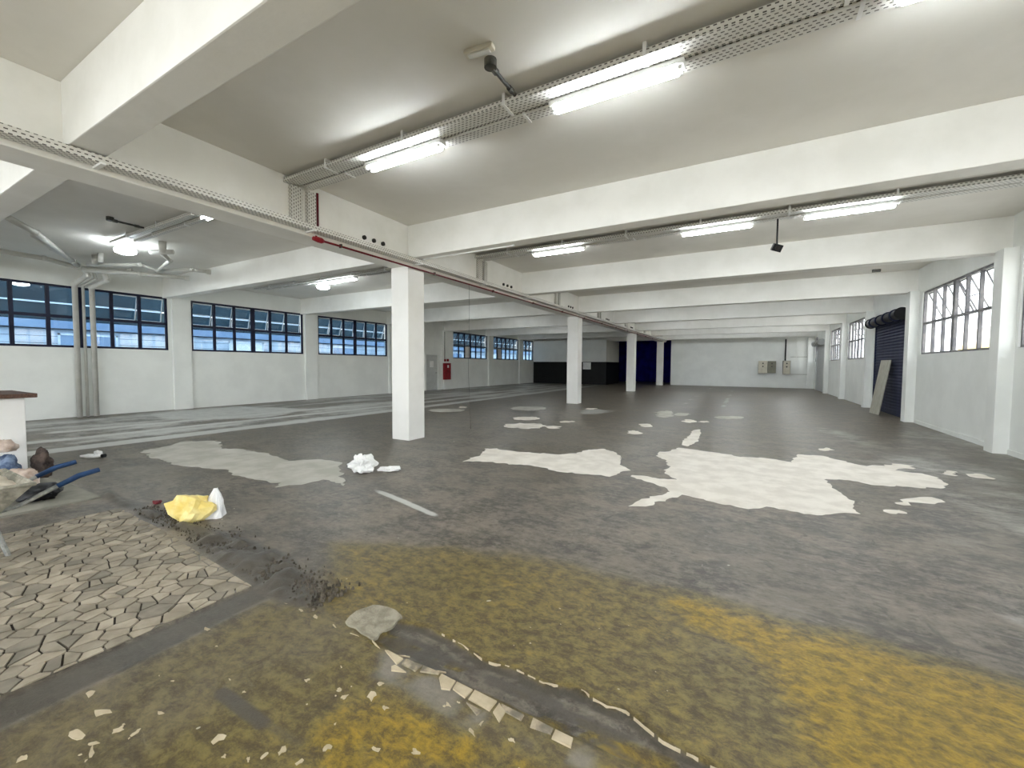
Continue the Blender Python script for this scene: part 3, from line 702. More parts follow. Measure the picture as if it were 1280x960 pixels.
for k, (a, b_) in enumerate(LW):
    tl = {0: (0,), 1: (0, 0, 0, 0, 15, 14), 2: (16, 16, 17, 16, 15, 6), 3: (16, 17, 8, 10, 10, 18)}.get(k, (26, 24, 28))
    window('window_%d' % wn, 'dark blue steel window, ' + pl_desc[k], XL, -1, a, b_, *LZ, 3 if k == 6 else 6, M_NAVY,
           M_NAVY if k >= 4 else M_SASHW, M_GLASSL, 2.74, tl, -1, tm=.07, th0=.04, tf=.06, white_panes={4: (2,), 5: (1,)}.get(k, ()))
    wn += 1
pr_desc = ['first beside the loading entrance', 'second beside the loading entrance', 'beside the large white cement patch', 'between the large cement patch and the slate blue shutter', 'just past the slate blue shutter', 'second past the slate blue shutter', 'narrow, in the far corner']
for k, (a, b_) in enumerate(RW0 + RW):
    window('window_%d' % wn, 'bright grey steel window, ' + pr_desc[k], XR, 1, a, b_, *RZ, 2 if k == 6 else 6, M_GREYSTEEL,
           M_GREYSTEEL, M_GLASSR, 2.66, (22, 0, 24) if k != 6 else (20,), 1, tm=.07, th0=.026)
    wn += 1

# ---- door in the left wall
dr = empty('door_1', (XL, 18.995, 0)); tag(dr, 'white door with a paper notice beside the red fire cabinet', kind='structure')
B(-.10, -.05, -.53, .53, .01, 2.08).build('door_leaf', rough_mat('door_grey', lin(186, 188, 186), lin(196, 198, 196), 3, .5, .05), dr, bevel=.004)
df = MB(); df.box(-.14, .02, -.575, -.53, 0, 2.12).box(-.14, .02, .53, .575, 0, 2.12).box(-.14, .02, -.575, .575, 2.08, 2.12)
df.build('door_frame', M_WALL, dr)
B(-.05, -.045, -.16, .18, 1.35, 1.72).build('paper_notice', M_PAPER, dr)
hb = MB().tube([(-.05, .42, 1.02), (.0, .42, 1.02), (.0, .30, 1.02)], .014, 8); hb.build('door_handle', M_BLACK, dr)
# recessed white panel frame around the door bay
t1 = MB().box(XL, XL + .03, 16.1, 19.9, 3.10, 3.16).box(XL, XL + .03, 19.83, 19.89, 0, 3.10).box(XL, XL + .02, 16.1, 16.16, 0, 3.10).build('trim_1', M_WALL)
tag(t1, 'shallow white trim framing the door bay', kind='structure')

# ================================================================== ROLLER SHUTTERS
def shutter(name, label, y0, y1, z1, mat, x):
    s = empty(name, (x, (y0 + y1) / 2, 0)); tag(s, label, 'roller shutter')
    L = y1 - y0; n_ = int(z1 / .095)
    me_ = None
    for i in range(n_):
        z = i * z1 / n_; h = z1 / n_
        if me_ is None:
            prof = [(0, 0), (-.012, .012), (-.022, h * .5), (-.012, h - .010), (0, h)]
            v = [(p[0], -L / 2, p[1]) for p in prof] + [(p[0], L / 2, p[1]) for p in prof] + [(.012, -L / 2, 0), (.012, -L / 2, h), (.012, L / 2, 0), (.012, L / 2, h)]
            fcs = [(k, k + 1, k + 6, k + 5) for k in range(4)] + [(10, 12, 13, 11), (0, 5, 12, 10), (4, 11, 13, 9), (0, 10, 11, 4, 3, 2, 1), (5, 6, 7, 8, 9, 13, 12)]
            o = MB().add(v, fcs).build('slat', mat, s); me_ = o.data
        else:
            o = bpy.data.objects.new('slat', me_); COL.objects.link(o); o.parent = s
        o.location = (0, 0, z + .002)
    g = MB().box(-.05, .03, -L / 2 - .06, -L / 2 + .01, 0, z1 + .05); g.build('guide_rail', mat, s)
    g = MB().box(-.05, .03, L / 2 - .01, L / 2 + .06, 0, z1 + .05); g.build('guide_rail', mat, s)
    dr_ = MB().tube([(-.16, -L / 2 - .12, z1 + .02), (-.16, L / 2 + .12, z1 + .02)], .15, 20)
    dd = dr_.build('drum', M_BLACK if mat is M_SHUT else M_PANELG, s, smooth_=False)
    for q in range(4):
        yq = -L / 2 + L * (q + .5) / 4
        MB().tube([(-.16, yq - .05, z1 + .02), (-.16, yq + .05, z1 + .02)], .185, 20).build('spring_ring', M_SHUT if mat is M_SHUT else M_SHUTG, dd)
    for q in (-1, 1):
        MB().tube([(-.16, q * (L / 2 + .12) - .012, z1 + .02), (-.16, q * (L / 2 + .12) + .012, z1 + .02)], .18, 22).build('end_plate', M_BLACK if mat is M_SHUT else M_SHUTG, s)
    return s
shutter('roller_shutter', 'slate blue slatted roller shutter with a board leaning on it', 16.25, 19.45, 3.05, M_SHUT, XR + .02)
shutter('roller_shutter', 'pale grey roller shutter near the far corner of the hall', 30.3, 33.3, 2.95, M_SHUTG, XR - .06)

# leaning board
bd = MB()
b0 = Vector((3.56, 17.75, 0.0)); b1 = Vector((3.64, 16.98, 0.0)); t0 = Vector((3.955, 18.72, 1.72)); t1_ = Vector((3.955, 17.28, 1.72))
wv = (b0 - b1).normalized() * .75
b0 = b1 + wv; t1_ = Vector((3.94, 17.25, 1.73)); t0 = t1_ + wv
nn = (b0 - b1).cross(t1_ - b1).normalized() * .018
if nn.x > 0: nn = -nn
q = [b1, b0, t0, t1_]
bd.add([p for p in q] + [p + nn for p in q], [(0, 1, 2, 3), (7, 6, 5, 4), (0, 4, 5, 1), (1, 5, 6, 2), (2, 6, 7, 3), (3, 7, 4, 0)])
bo = bd.build('leaning_board', M_BOARD); tag(bo, 'grey plywood board leaning against the slate blue shutter', 'board')

# ================================================================== BLACK AND WHITE PARTITION
pt = empty('partition', (-12.9, 32.3, 0)); tag(pt, 'boxed room partition painted black below and white above', 'partition')
B(-3.19, 3.2, 0, 3.7, 1.80, ZT).build('upper_panel', M_WALL, pt)
B(-3.19, 3.2, -.01, 3.71, -.01, 1.80).build('lower_panel', M_BLACKP, pt)
sb = B(-11.6, -10.95, 32.255, 32.285, 1.2, 1.76).build('reflection_panel', M_PAPER); tag(sb, 'small white panel standing in for a reflection on the black partition', 'board')  # white panel in place of a bright reflection on the partition

# ================================================================== CABLE TRAYS, LAMPS, PIPES
def tray_mesh(axis, L, w, h, t=.004):
    """upturned channel: plate with two side lips, along axis, centred across, from 0 to L; lip side at +h"""
    mb = MB()
    def bx(a0, a1, c0, c1, z0, z1):
        if axis == 'X': mb.box(a0, a1, c0, c1, z0, z1)
        elif axis == 'Y': mb.box(c0, c1, a0, a1, z0, z1)
    bx(0, L, -w / 2, w / 2, 0, t); bx(0, L, -w / 2, -w / 2 + t, t, h); bx(0, L, w / 2 - t, w / 2, t, h)
    return mb
# long tray on the right face of the long beam
lt = empty('cable_tray', (BX1 + .095, YB + .2, 3.462)); tag(lt, 'long perforated cable tray running along the side of the long beam', 'cable tray')
tray_mesh('Y', YF - YB - .6, .16, .075).build('channel', M_PERFY, lt)
y = 1.66
while y < 33:
    B(-.094, .12, y - YB - .2 - .02, y - YB - .2 + .02, -.022, -.001).build('bracket', M_FIXT, lt); y += 2.3
bay_words = ['first bay past the floor groove', 'second bay past the floor groove', 'third bay past the floor groove', 'fourth bay past the floor groove', 'fifth bay past the floor groove', 'sixth bay past the floor groove']
def cable_tray(xa, xb, y, w, label, joints=()):
    t = empty('cable_tray', (xa, y, 4.06)); tag(t, label, 'cable tray', 'perforated ceiling trays')
    tray_mesh('X', xb - xa, w, .055).build('channel', M_PERFX, t)
    x = .9
    while x < xb - xa - .1:
        B(x - .015, x + .015, -w / 2 - .006, w / 2 + .006, -.008, .112).build('hanger', M_FIXT, t); x += 1.35
    return t
def drop_tray(y, w, label):
    t = empty('drop_tray', (BX1 + .035, y, 3.535)); tag(t, label, 'cable tray', 'upright trays on the long beam')
    mb = MB(); h = .51
    mb.box(.028, .032, -w / 2, w / 2, 0, h).box(-.035, .028, -w / 2, -w / 2 + .004, 0, h).box(-.035, .028, w / 2 - .004, w / 2, 0, h)
    mb.build('channel', M_PERFZ, t)
for k in range(6):
    y0 = 3.72 + SP * k + (.06 if k else 0)
    if k < 2:
        cable_tray(BX1, XR, y0, .19, 'wider white perforated ceiling tray over the window side, ' + bay_words[k])
        cable_tray(BX1 + .1, XR, y0 + .215, .15, 'narrower white perforated ceiling tray over the window side, ' + bay_words[k])
    drop_tray(y0 + .06, .17, 'wider upright perforated tray on the long beam, ' + bay_words[k])
    drop_tray(y0 + .30, .13, 'narrower upright perforated tray on the long beam, ' + bay_words[k])
for k in range(2):
    y0 = 3.68 + SP * k
    cable_tray(-12.0 if k == 0 else -15.0, BX0, y0, .10, 'thin tray nearer the floor groove, blue window side, ' + bay_words[k])
    if k < 2: cable_tray(-11.4 if k == 0 else -14.6, BX0, y0 + .2, .08, 'thin tray farther from the floor groove, blue window side, ' + bay_words[k])
# red conduit behind the first drop trays
rc = MB().tube([(BX1 + .02, 4.14, 3.54), (BX1 + .02, 4.14, 4.08)], .018, 8).build('red_conduit', M_DKRED); tag(rc, 'short upright dark red conduit beside the first drop trays', 'conduit')

def fixture(x0, y, label, L=1.18, z=3.975):
    f = empty('fluorescent_light', (x0, y, z)); tag(f, label, 'light', 'lit fluorescent fittings')
    B(-.02, L + .02, -.055, .055, .025, .07).build('housing', M_FIXT, f, bevel=.006)
    for s in (-1, 1):
        t = MB().tube([(.03, .045 * s, 0), (L - .03, .045 * s, 0)], .016, 10).build('tube', M_TUBE, f)
        for xs in (0, L - .03):
            MB().tube([(xs, .045 * s, 0), (xs + .03, .045 * s, 0)], .017, 10).build('tube_socket', M_FIXT, t)
    return f
fixture(-4.27, 3.72 + .10, 'lit twin tube light near the drop trays, first bay past the floor groove')
fixture(-1.72, 3.72 + .10, 'lit twin tube light near the emergency lamp, first bay past the floor groove')
fixture(.82, 3.72 + .10, 'lit twin tube light near the bright windows, first bay past the floor groove')
fixture(-4.28, 8.55, 'lit twin tube light near the drop trays, second bay past the floor groove')
fixture(-1.16, 8.55, 'lit twin tube light on the long beam side of the hanging black box')
fixture(.75, 8.55, 'lit twin tube light on the bright window side of the hanging black box')
fixture(-8.2, 3.72, 'lit twin tube light half hidden behind the long beam, blue window side')
fixture(-11.15, 8.42, 'lit twin tube light beside a round lamp, blue window side, second bay')
bay_w = ['third', 'fourth', 'fifth', 'sixth', 'seventh']
for k in range(5):  # unseen lamps added to brighten the deep bays
    yk = 8.55 + SP * (k + 1)
    if yk > YF - 1.5: break
    fixture(-4.28, yk, 'added fill tube light near the long beam, %s bay past the floor groove' % bay_w[k], z=4.1)
    fixture(-1.16, yk, 'added fill tube light over the middle of the %s bay past the floor groove' % bay_w[k], z=4.1)
    fixture(1.6, yk, 'added fill tube light near the shutter wall, %s bay past the floor groove' % bay_w[k], z=4.1)
    if k < 3: fixture(-11.15, yk - .13, 'added fill tube light on the blue window side, %s bay past the floor groove' % bay_w[k], z=4.1)
fixture(-11.15, -.9, 'added fill tube light on the blue window side, in the bay before the floor groove', z=4.1)  # unseen lamps added behind the camera to brighten the front bay and left side
fixture(-8.2, -.9, 'added fill tube light behind the long beam, in the bay before the floor groove', z=4.1)
fixture(-4.28, -.9, 'added fill tube light near the long beam, in the bay before the floor groove', z=4.1)
fixture(-1.16, -.9, 'added fill tube light in the middle of the bay before the floor groove', z=4.1)
fixture(1.6, -.9, 'added fill tube light near the windows, in the bay before the floor groove', z=4.1)
def disc(x, y, label):
    d = empty('round_lamp', (x, y, 3.98)); tag(d, label, 'lamp', 'round bright ceiling lamps')
    MB().tube([(0, 0, .19), (0, 0, .05)], [.06, .13], 20).build('lamp_body', M_FIXT, d)
    MB().tube([(0, 0, .05), (0, 0, .03), (0, 0, -.02), (0, 0, -.05)], [.17, .195, .18, .11], 28).build('diffuser', M_DISC, d)
disc(-12.15, 3.95, 'round bright lamp among the white ceiling pipes')
disc(-12.05, 8.85, 'round bright lamp at the end of a tube light, second bay')

# ceiling bits in the first bay
el = empty('emergency_lamp', (-2.04, 3.02, ZC)); tag(el, 'small white oblong emergency lamp on the ceiling', 'lamp')
el.rotation_euler = (0, 0, .12)
B(-.135, .135, -.04, .04, -.045, 0).build('lamp_case', M_PANELB, el, bevel=.018)
B(-.10, .10, -.028, .028, -.055, -.043).build('diffuser', M_PVC, el, bevel=.005)
def conduit_arm(x, y0, y1, label):
    c = empty('conduit_arm', (x, y0, ZC)); tag(c, label, 'conduit')
    MB().tube([(0, 0, 0), (0, 0, -.07)], .055, 14).build('junction_box', M_CONDUIT, c)
    MB().tube([(0, .03, -.05), (0, y1 - y0, -.055)], .018, 10).build('pipe', M_CONDUIT, c)
    MB().tube([(0, (y1 - y0) * .72, -.054), (0, (y1 - y0) * .86, -.054)], .026, 10).build('coupling', M_CONDUIT, c)
    MB().tube([(0, .03, -.05), (0, .1, -.051)], .03, 10).build('coupling', M_CONDUIT, c)
conduit_arm(-2.03, 3.18, 3.63, 'dark grey conduit joining the ceiling box to the tray, near the emergency lamp')
conduit_arm(-10.25, 3.13, 3.62, 'dark grey conduit joining the ceiling box to the thin tray, near the round lamp')
# hanging black box on a rod
hc = empty('hanging_box', (.39, 8.62, 3.56)); tag(hc, 'small black box hanging on a thin rod below the second bay tray', 'sensor')
MB().tube([(0, 0, .05), (0, 0, .49)], .014, 8).build('rod', M_BLACK, hc)
hx = B(-.075, .075, -.05, .05, -.06, .06).build('case', M_BLACK, hc, bevel=.006); hx.rotation_euler = (.35, .32, .3)
MB().tube([(0, -.05, 0), (0, -.065, 0)], .035, 14).build('lens', M_HOLE, hx)
# white conduit under the beam beside the first column
wc = MB().tube([(-5.5, 6.24, 3.53), (-3.5, 6.24, 3.53)], .014, 8).build('beam_conduit', M_FIXT); tag(wc, 'thin white conduit clipped under the cross beam by the first column', 'conduit')
# small fitting under the far beams
sf = empty('ceiling_sensor', (3.0, 14.9, ZC)); tag(sf, 'small grey oblong fitting on the ceiling near the shutter', 'sensor')
B(-.09, .09, -.04, .04, -.07, 0).build('case', M_CONDUIT, sf, bevel=.01)

# red fire pipe along the beam
fp = empty('fire_pipe', (BX1 + .035, 4.15, 3.385)); tag(fp, 'dark red fire pipe running under the long beam tray', 'pipe')
MB().tube([(0, 0, 0), (0, 29.5, 0)], .017, 10).build('pipe', M_DKRED, fp)
MB().tube([(0, -.10, .0), (0, -.02, 0), (0, .04, 0), (0, .08, 0)], [.030, .042, .042, .024], 14).build('red_fitting', M_RED, fp)
MB().tube([(0, -.05, 0), (0, -.05, .05)], .016, 8).build('red_fitting', M_RED, fp)
for k in range(12):
    B(-.033, .022, .38 + 2.3 * k, .40 + 2.3 * k, -.022, .035).build('pipe_clip', M_CONDUIT, fp)

# hanging wire
pts = []
for i in range(15):
    t = i / 14
    pts.append((-5.69 + .012 * math.sin(t * 9) + .10 * t * t, 8.02 - .08 * t + .01 * math.sin(t * 7), 3.36 * (1 - t) + .004))
wv_ = MB().tube(pts, .003, 6).build('hanging_wire', M_CONDUIT); tag(wv_, 'thin dark wire hanging from the long beam past the first column', 'wire')

# painted waste pipes under the left ceiling
PW = empty('waste_pipework', (-15.95, 4.26, 0)); tag(PW, 'painted waste pipes under the ceiling with three downpipes on the window wall', 'pipes')
def pipe(name, pts, r, label, ends=True, group='painted waste pipes by the left wall'):
    o = PW.location; loc = [tuple(Vector(q) - o) for q in pts]
    p = MB().tube(loc, r, 12).build(name, M_PVC, PW, smooth_=True)
    for q in loc[1:-1]:
        s = MB()
        bm = bmesh.new(); bmesh.ops.create_uvsphere(bm, u_segments=12, v_segments=8, radius=r * 1.22)
        me_ = bpy.data.meshes.new('elbow'); bm.to_mesh(me_); bm.free(); me_.materials.append(M_PVC)
        e = bpy.data.objects.new('elbow', me_); COL.objects.link(e); e.parent = p; e.location = q
    if ends:
        d = (Vector(loc[-1]) - Vector(loc[-2])).normalized()
        MB().tube([Vector(loc[-1]) - d * .06, Vector(loc[-1]) + d * .03], r * 1.35, 12).build('end_cap', M_PVC, p)
    return p
pipe('waste_pipe', [(-14.23, 2.0, 3.93), (-14.39, 3.2, 3.93), (-15.01, 3.96, 3.93), (-14.3, 4.75, 3.93)], .055, 'thick painted pipe running along the left ceiling towards the downpipes')
pipe('waste_pipe', [(-11.3, 2.1, 4.02), (-11.94, 2.56, 3.98), (-14.87, 3.88, 3.96)], .055, 'painted pipe slanting across the ceiling to the downpipes')
pipe('waste_pipe', [(-12.42, 2.63, 4.02), (-13.12, 3.04, 3.96), (-14.26, 3.66, 3.95)], .045, 'short painted branch pipe below the slanting pipe')
pipe('waste_pipe', [(-14.6, 4.0, 3.98), (-13.28, 4.59, 3.95), (-13.55, 5.04, 3.93), (-12.01, 4.72, 3.93), (-11.64, 4.43, 4.0)], .045, 'painted pipe with a hooked end below the round lamp')
pipe('waste_pipe', [(-14.9, 3.98, 3.86), (-14.04, 4.85, 3.86), (-13.61, 5.75, 3.86)], .05, 'lowest painted pipe ending in a cap before the cross beam')
pipe('waste_pipe', [(-13.82, 5.11, 3.95), (-12.73, 5.48, 3.95), (-12.64, 5.84, 3.95)], .05, 'painted pipe with a wide collar ending at the cross beam')
pipe('downpipe', [(-15.95, 4.09, 0.0), (-15.95, 4.09, 3.62), (-15.0, 4.09, 3.76), (-14.9, 4.03, 3.95)], .062, 'left thick white downpipe on the window wall', False, 'white downpipes on the window wall')
pipe('downpipe', [(-15.98, 4.26, 0.0), (-15.98, 4.26, 3.62), (-15.2, 4.3, 3.74), (-15.0, 4.2, 3.95)], .035, 'thin middle downpipe between two thick ones on the window wall', False, 'white downpipes on the window wall')
pipe('downpipe', [(-15.95, 4.43, 0.0), (-15.95, 4.43, 3.58), (-15.0, 4.46, 3.72), (-14.8, 4.35, 3.95)], .062, 'right thick white downpipe on the window wall', False, 'white downpipes on the window wall')
def pw(pts, r, name):
    return MB().tube([tuple(Vector(q) - PW.location) for q in pts], r, 12).build(name, M_PVC, PW, smooth_=True)
pw([(-14.2, 4.02, 3.95), (-14.2, 4.02, 4.165)], .06, 'vent_tee'); pw([(-13.8, 4.02, 3.95), (-13.8, 4.02, 4.165)], .06, 'vent_tee')
pw([(-11.27, 4.3, 3.93), (-11.27, 4.3, 4.165)], .07, 'vent_tee'); pw([(-11.6, 4.2, 3.95), (-11.1, 4.42, 3.95)], .05, 'waste_pipe')

# ================================================================== WALL EQUIPMENT
fc = empty('fire_cabinet', (XL + .11, 20.15, .60)); tag(fc, 'red fire hose cabinet on the pilaster beside the white door', 'fire cabinet')
B(0, .14, -.3, .3, 0, 1.0).build('cabinet_body', M_RED, fc, bevel=.008)
cd_ = B(.14, .155, -.27, .27, .03, .97).build('cabinet_door', M_RED, fc, bevel=.004)
B(.155, .158, -.08, .08, .72, .88).build('label_plate', M_PAPER, cd_)
MB().tube([(.155, 0, .52), (.165, 0, .52)], .10, 18).build('round_emblem', M_DKRED, cd_)
B(.155, .17, .2, .23, .4, .5).build('latch', M_BLACK, cd_)
al = empty('alarm_unit', (XL + .11, 19.98, 1.74)); tag(al, 'small red alarm bell and valve above the fire cabinet', 'alarm')
MB().tube([(0, .3, .04), (.06, .3, .04)], .08, 16).build('bell', M_RED, al)
B(0, .07, -.03, .08, -.04, .1).build('call_point', M_RED, al, bevel=.005)
MB().tube([(.03, .0, .1), (.03, .0, 1.75)], .016, 8).build('riser_pipe', M_CONDUIT, al)

def panel(x0, x1, z0, z1, d, mat, label, side=None):
    p = empty('electrical_cabinet', ((x0 + x1) / 2, YF, z0)); tag(p, label, 'cabinet', 'electrical cabinets on the far wall')
    w = (x1 - x0) / 2; h = z1 - z0
    B(-w, w, -d, 0, 0, h).build('cabinet_body', side or mat, p, bevel=.006)
    dd = B(-w + .02, w - .02, -d - .018, -d, .02, h - .02).build('cabinet_door', mat, p, bevel=.004)
    for zz in (.55, .8):
        MB().tube([(0, -d - .018, h * zz), (0, -d - .03, h * zz)], .05, 12).build('dial', M_CONDUIT, dd)
    return p
panel(.70, 1.25, 1.02, 1.92, .28, M_PANELB, 'shallow beige electrical cabinet touching the grey-green one')
panel(1.27, 1.78, 1.04, 1.90, .20, M_PANELG, 'grey-green electrical cabinet between two beige ones')
panel(2.18, 2.62, .98, 1.92, .42, M_PANELB, 'deep beige electrical cabinet under the dark upright duct', M_PANELG)  # darker body tone stands in for the shadow on its side
dk = B(2.28, 2.37, YF - .08, YF - .001, 1.93, 3.45).build('cable_duct', M_BLACK); tag(dk, 'dark upright duct above the deep beige cabinet', 'duct')

# ================================================================== HALF WALL, BARROW AND LITTER
hw_ = empty('half_wall', (-8.9, 0, 0)); tag(hw_, 'white plastered half wall with a dark wooden cap', 'half wall')
B(-.5, .52, -2.6, 1.63, .015, 1.03).build('wall_body', M_STUCCO, hw_, bevel=.01)
B(-.6, .60, -2.7, 1.73, 1.03, 1.085).build('wooden_cap', M_WOOD, hw_, bevel=.008)

def crumple(sx, sy, sz, seed, sub=4, amp=.35, freq=2.2):
    bm = bmesh.new(); bmesh.ops.create_icosphere(bm, subdivisions=sub, radius=1)
    for v in bm.verts:
        d = v.co.normalized()
        w = noise.noise(d * freq * .6 + Vector((seed, seed * .7, 0)))
        f = 1 + amp * 1.1 * w + amp * .45 * abs(noise.noise(d * freq * 1.3 + Vector((0, seed, 3)))) + amp * .40 * noise.noise(d * freq * 2.6 + Vector((seed, 0, 1))) + amp * .2 * abs(noise.noise(d * freq * 5 + Vector((seed, 3, 1))))
        p = Vector((d.x * sx, d.y * sy, d.z * sz)) * f
        v.co = p
    zmin = min(v.co.z for v in bm.verts)
    for v in bm.verts:
        v.co.z = max(v.co.z, zmin * .55) - zmin * .55
    return bm
def bm_obj(bm, name, mat, parent=None, loc=None, rot=None, smooth_=False):
    me_ = bpy.data.meshes.new(name); bm.to_mesh(me_); bm.free(); me_.materials.append(mat)
    if smooth_:
        for p in me_.polygons: p.use_smooth = True
    o = bpy.data.objects.new(name, me_); COL.objects.link(o); o.parent = parent
    if loc: o.location = loc
    if rot: o.rotation_euler = rot
    return o
yb_ = empty('plastic_bag', (-4.58, 1.98, 0), .5); tag(yb_, 'crumpled yellow and white plastic bag on the floor by the paving', 'plastic bag')
bm_obj(crumple(.17, .12, .13, 3.1, 3, .6), 'yellow_side', M_YELLOW, yb_, (-.05, -.03, 0))
bm_obj(crumple(.085, .08, .19, 8.4, 3), 'white_side', M_WPLAST, yb_, (.10, .06, 0), (.1, .12, 0))
for v_ in bpy.data.objects['white_side'].data.vertices:
    kz = max(0, min(1, v_.co.z / .27)); v_.co.x *= 1.25 - .85 * kz; v_.co.y *= 1.25 - .85 * kz
bm_obj(crumple(.025, .02, .02, 5.0, 3), 'red_print', M_RED, yb_, (.055, -.05, .085))
wp = bm_obj(crumple(.15, .11, .11, 12.7, 4, .7, 2.6), 'crumpled_paper', M_PAPER, None, (-4.66, 4.0, 0), (0, 0, .4)); tag(wp, 'crumpled white paper lying beside the grey screed patch', 'paper')
wq = bm_obj(crumple(.13, .07, .035, 2.2, 4, .5, 2.6), 'paper_scrap', M_PAPER, None, (-4.36, 4.22, 0), (0, 0, .7)); tag(wq, 'flat torn paper scrap touching the crumpled white paper', 'paper')
lb_ = empty('litter_bottle', (-9.0, 2.42, 0), .5); tag(lb_, 'flattened white bottle with a black cap on the floor', 'bottle')
bm_obj(crumple(.17, .05, .035, 9.0, 3, .3), 'bottle_body', M_WPLAST, lb_)
bm_obj(crumple(.06, .05, .07, 4.0, 3, .3), 'bottle_shoulder', M_WPLAST, lb_, (.07, .03, 0))
MB().tube([(.17, 0, .03), (.22, 0, .035)], .028, 10).build('cap', M_BLACK, lb_)
rd = bm_obj(crumple(.05, .035, .02, 6.0, 3, .4), 'red_scrap', M_DKRED, None, (-5.45, 1.96, .004)); tag(rd, 'tiny dark red scrap at the edge of the soil heap', 'scrap')

# cloth and sacks beside the half wall
for nm, mt, loc, s, seed, lab, cat in (
        ('denim_cloth', M_DENIM, (-7.98, 1.36, .02), (.18, .13, .20), 4.4, 'crumpled blue cloth heaped against the white half wall', 'cloth'),
        ('beige_cloth', M_BEIGE, (-8.16, 1.40, .37), (.10, .10, .09), 7.7, 'beige cloth lying on top of the blue cloth', 'cloth'),
        ('brown_cloth', M_BROWN, (-7.93, 1.66, .02), (.14, .09, .21), 1.9, 'dark brown cloth bundle at the corner of the half wall', 'cloth'),
        ('beige_sack', M_BEIGE, (-7.50, 1.40, .02), (.16, .13, .13), 3.3, 'small beige sack in front of the blue cloth', 'sack'),
        ('shadow_lump', M_BLACK, (-6.75, 1.36, .02), (.27, .17, .09), 6.1, 'dark lump standing in for the wheelbarrow leg and its shadow', 'shadow stand-in')):  # dark lump in place of the wheelbarrow leg and its shadow
    o = bm_obj(crumple(*s, seed, 4, .35), nm, mt, None, loc, smooth_=True); tag(o, lab, cat)

# wheelbarrow, handles towards the hall
wbx = empty('wheelbarrow', (-5.2, .6, 0)); tag(wbx, 'mortar-caked wheelbarrow with blue grips, filled with pale sand', 'wheelbarrow')
def tr_ring(x, y0, y1, z): return [(-x, y0, z), (x, y0, z), (x, y1, z), (-x, y1, z)]
out_t = [(-.36, -.62, .60), (.36, -.62, .60), (.42, .36, .56), (-.42, .36, .56)]
out_b = [(-.20, -.36, .30), (.20, -.36, .30), (.26, .14, .28), (-.26, .14, .28)]
in_t = [(p[0] * .96, p[1] * .96, p[2]) for p in out_t]; in_b = [(p[0] * .94, p[1] * .94, p[2] + .012) for p in out_b]
v = out_t + out_b + in_t + in_b
fcs = [(4, 7, 6, 5), (12, 13, 14, 15)]
for i in range(4):
    j = (i + 1) % 4
    fcs += [(i, 4 + i, 4 + j, j), (8 + i, 8 + j, 12 + j, 12 + i), (i, j, 8 + j, 8 + i)]
tray = MB().add(v, fcs).build('tray', M_BARROW, wbx)
rim = MB().tube([*out_t, out_t[0]], .014, 8).build('rim', M_BARROW, tray)
sand = MB(); N = 16
sv = []; sfc = []
for i in range(N + 1):
    for j in range(N + 1):
        a = -1 + 2 * i / N; c = -1 + 2 * j / N
        yq = -.12 + c * .46; xq = a * (.355 + .03 * c)
        sv.append((xq, yq, .545 - .02 * c + .07 * (1 - a * a) * (1 - c * c) + .015 * noise.noise(Vector((xq * 7, yq * 7, 1)))))
for i in range(N):
    for j in range(N):
        k = i * (N + 1) + j; sfc.append((k, k + N + 1, k + N + 2, k + 1))
MB().add(sv, sfc).build('sand_load', M_SAND, wbx, smooth_=True)
for s in (-1, 1):
    tipx = .20 if s > 0 else -.38
    h = MB().tube([(s * .05, -.95, .19), (s * .24, -.3, .27), (s * .24 + (0 if s > 0 else -.03), .3, .37), (tipx * .98, .52, .46), (tipx, .64, .515)], .017, 10).build('handle', M_TUBEST, wbx, smooth_=True)
    MB().tube([(tipx * .99, .53, .465), (tipx, .66, .525), (tipx, .79, .55)], [.021, .024, .021], 12).build('grip', M_GRIP, h, smooth_=True)
    MB().tube([(s * .24, .16, .34), (s * .26, .24, .0)], .016, 8).build('leg', M_TUBEST, wbx)
whl = MB()
ring = [(0, -1.0 + .17 * math.cos(t), .2 + .17 * math.sin(t)) for t in [2 * math.pi * k / 24 for k in range(25)]]
wh = whl.tube(ring, .035, 10, caps=False).build('wheel', M_BLACK, wbx, smooth_=True)
MB().tube([(-.07, -1.0, .2), (.07, -1.0, .2)], .03, 12).tube([(0, -1.0, .04), (0, -1.0, .36)], .012, 6).tube([(0, -1.16, .2), (0, -.84, .2)], .012, 6).build('hub', M_TUBEST, wh)

# ================================================================== OUTSIDE
og = B(-60, 60, -60, 90, -.6, -.12).build('ground', M_ASPH); tag(og, 'pale paved ground outside the hall', kind='structure')
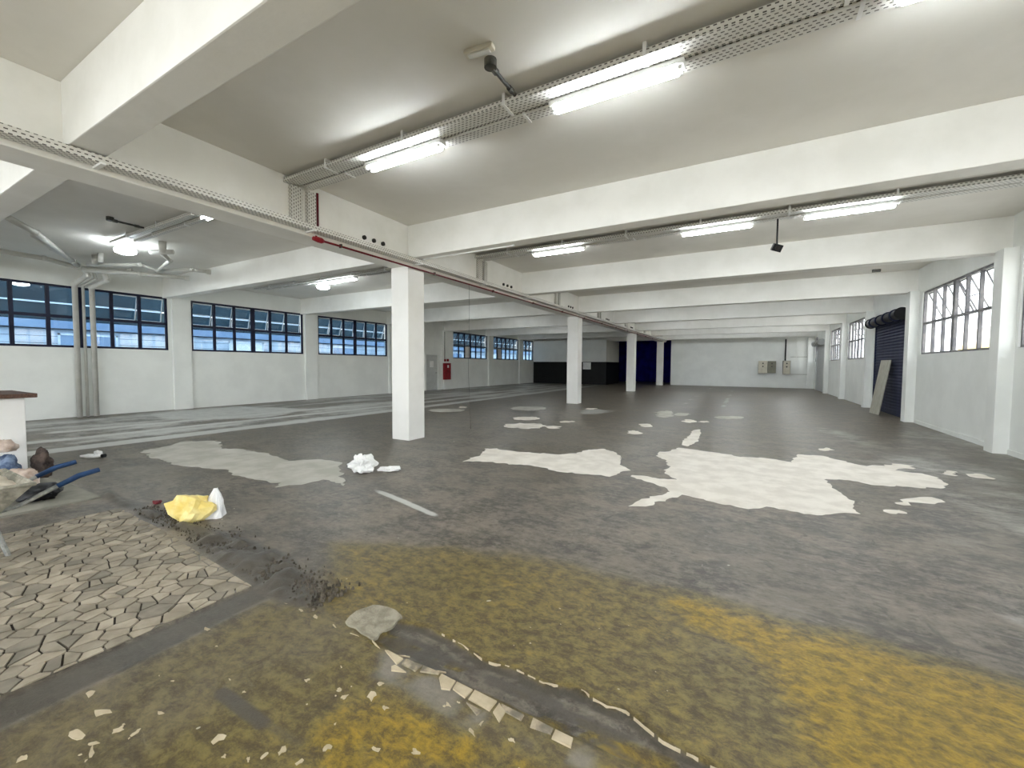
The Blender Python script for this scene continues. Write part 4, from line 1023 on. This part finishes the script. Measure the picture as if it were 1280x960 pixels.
# neighbour across the alley on the left
nb = empty('neighbour_building', (-20.6, 16, 0)); tag(nb, 'pale blue boarded building seen through the dark blue windows', 'building')
B(-4, 0, -26, 26, -.12, 6.5).build('wall', M_SIDEDK, nb)
for k in range(11):
    B(0, .05, -26, 26, .0 + k * .24, .225 + k * .24).build('siding_board', M_SIDING, nb)
B(0, .22, -26, 26, 2.66, 2.92).build('ledge', M_LEDGE, nb)
for z in (3.5, 4.25):
    B(0, .04, -26, 26, z, z + .05).build('rail', M_SASHW, nb)
for k in range(9):
    y = -22 + k * 5.4
    f = MB().box(.05, .09, y, y + .06, 1.3, 2.5).box(.05, .09, y + 1.5, y + 1.56, 1.3, 2.5).box(.05, .09, y, y + 1.56, 1.3, 1.36).box(.05, .09, y, y + 1.56, 2.44, 2.5).build('window', M_SASHW, nb)
    B(.052, .06, y + .06, y + 1.5, 1.36, 2.44).build('pane', M_PAPER if k % 2 else M_LEDGE, f)
B(-4, 2.2, -26, 26, 5.6, 5.75).build('eave', M_SIDEDK, nb)
# street front opposite the right wall
sf_ = empty('street_building', (14.5, 16, 0)); tag(sf_, 'cream and ochre street front seen through the bright windows', 'building')
B(0, 5, -30, 30, -.12, 4.4).build('wall', M_CREAMF, sf_)
B(-.06, 0, -30, 30, 2.2, 3.2).build('ochre_band', M_OCHRE, sf_)
for k in range(11):
    y = -28 + 5.2 * k
    f = B(-.1, -.061, y, y + 2.2, .9, 2.0).build('window', M_GREYSTEEL, sf_)
    B(-.11, -.1, y + .1, y + 2.1, 1.0, 1.9).build('pane', M_PANELG, f)
# daylight portals at the openings
def portal(loc, rot, sx, sy):
    l = bpy.data.lights.new('daylight_portal', 'AREA'); l.shape = 'RECTANGLE'; l.size = sx; l.size_y = sy
    l.cycles.is_portal = True
    o = bpy.data.objects.new('daylight_portal', l); COL.objects.link(o); o.location = loc; o.rotation_euler = rot
for a, b_ in RW0 + RW:
    portal((XR + .3, (a + b_) / 2, sum(RZ) / 2), (0, math.pi / 2, 0), RZ[1] - RZ[0], b_ - a)
for a, b_ in LW:
    portal((XL - .3, (a + b_) / 2, sum(LZ) / 2), (0, -math.pi / 2, 0), LZ[1] - LZ[0], b_ - a)
portal((-5.7, YB - .25, 1.7), (math.pi / 2, 0, 0), 17.8, 3.5)
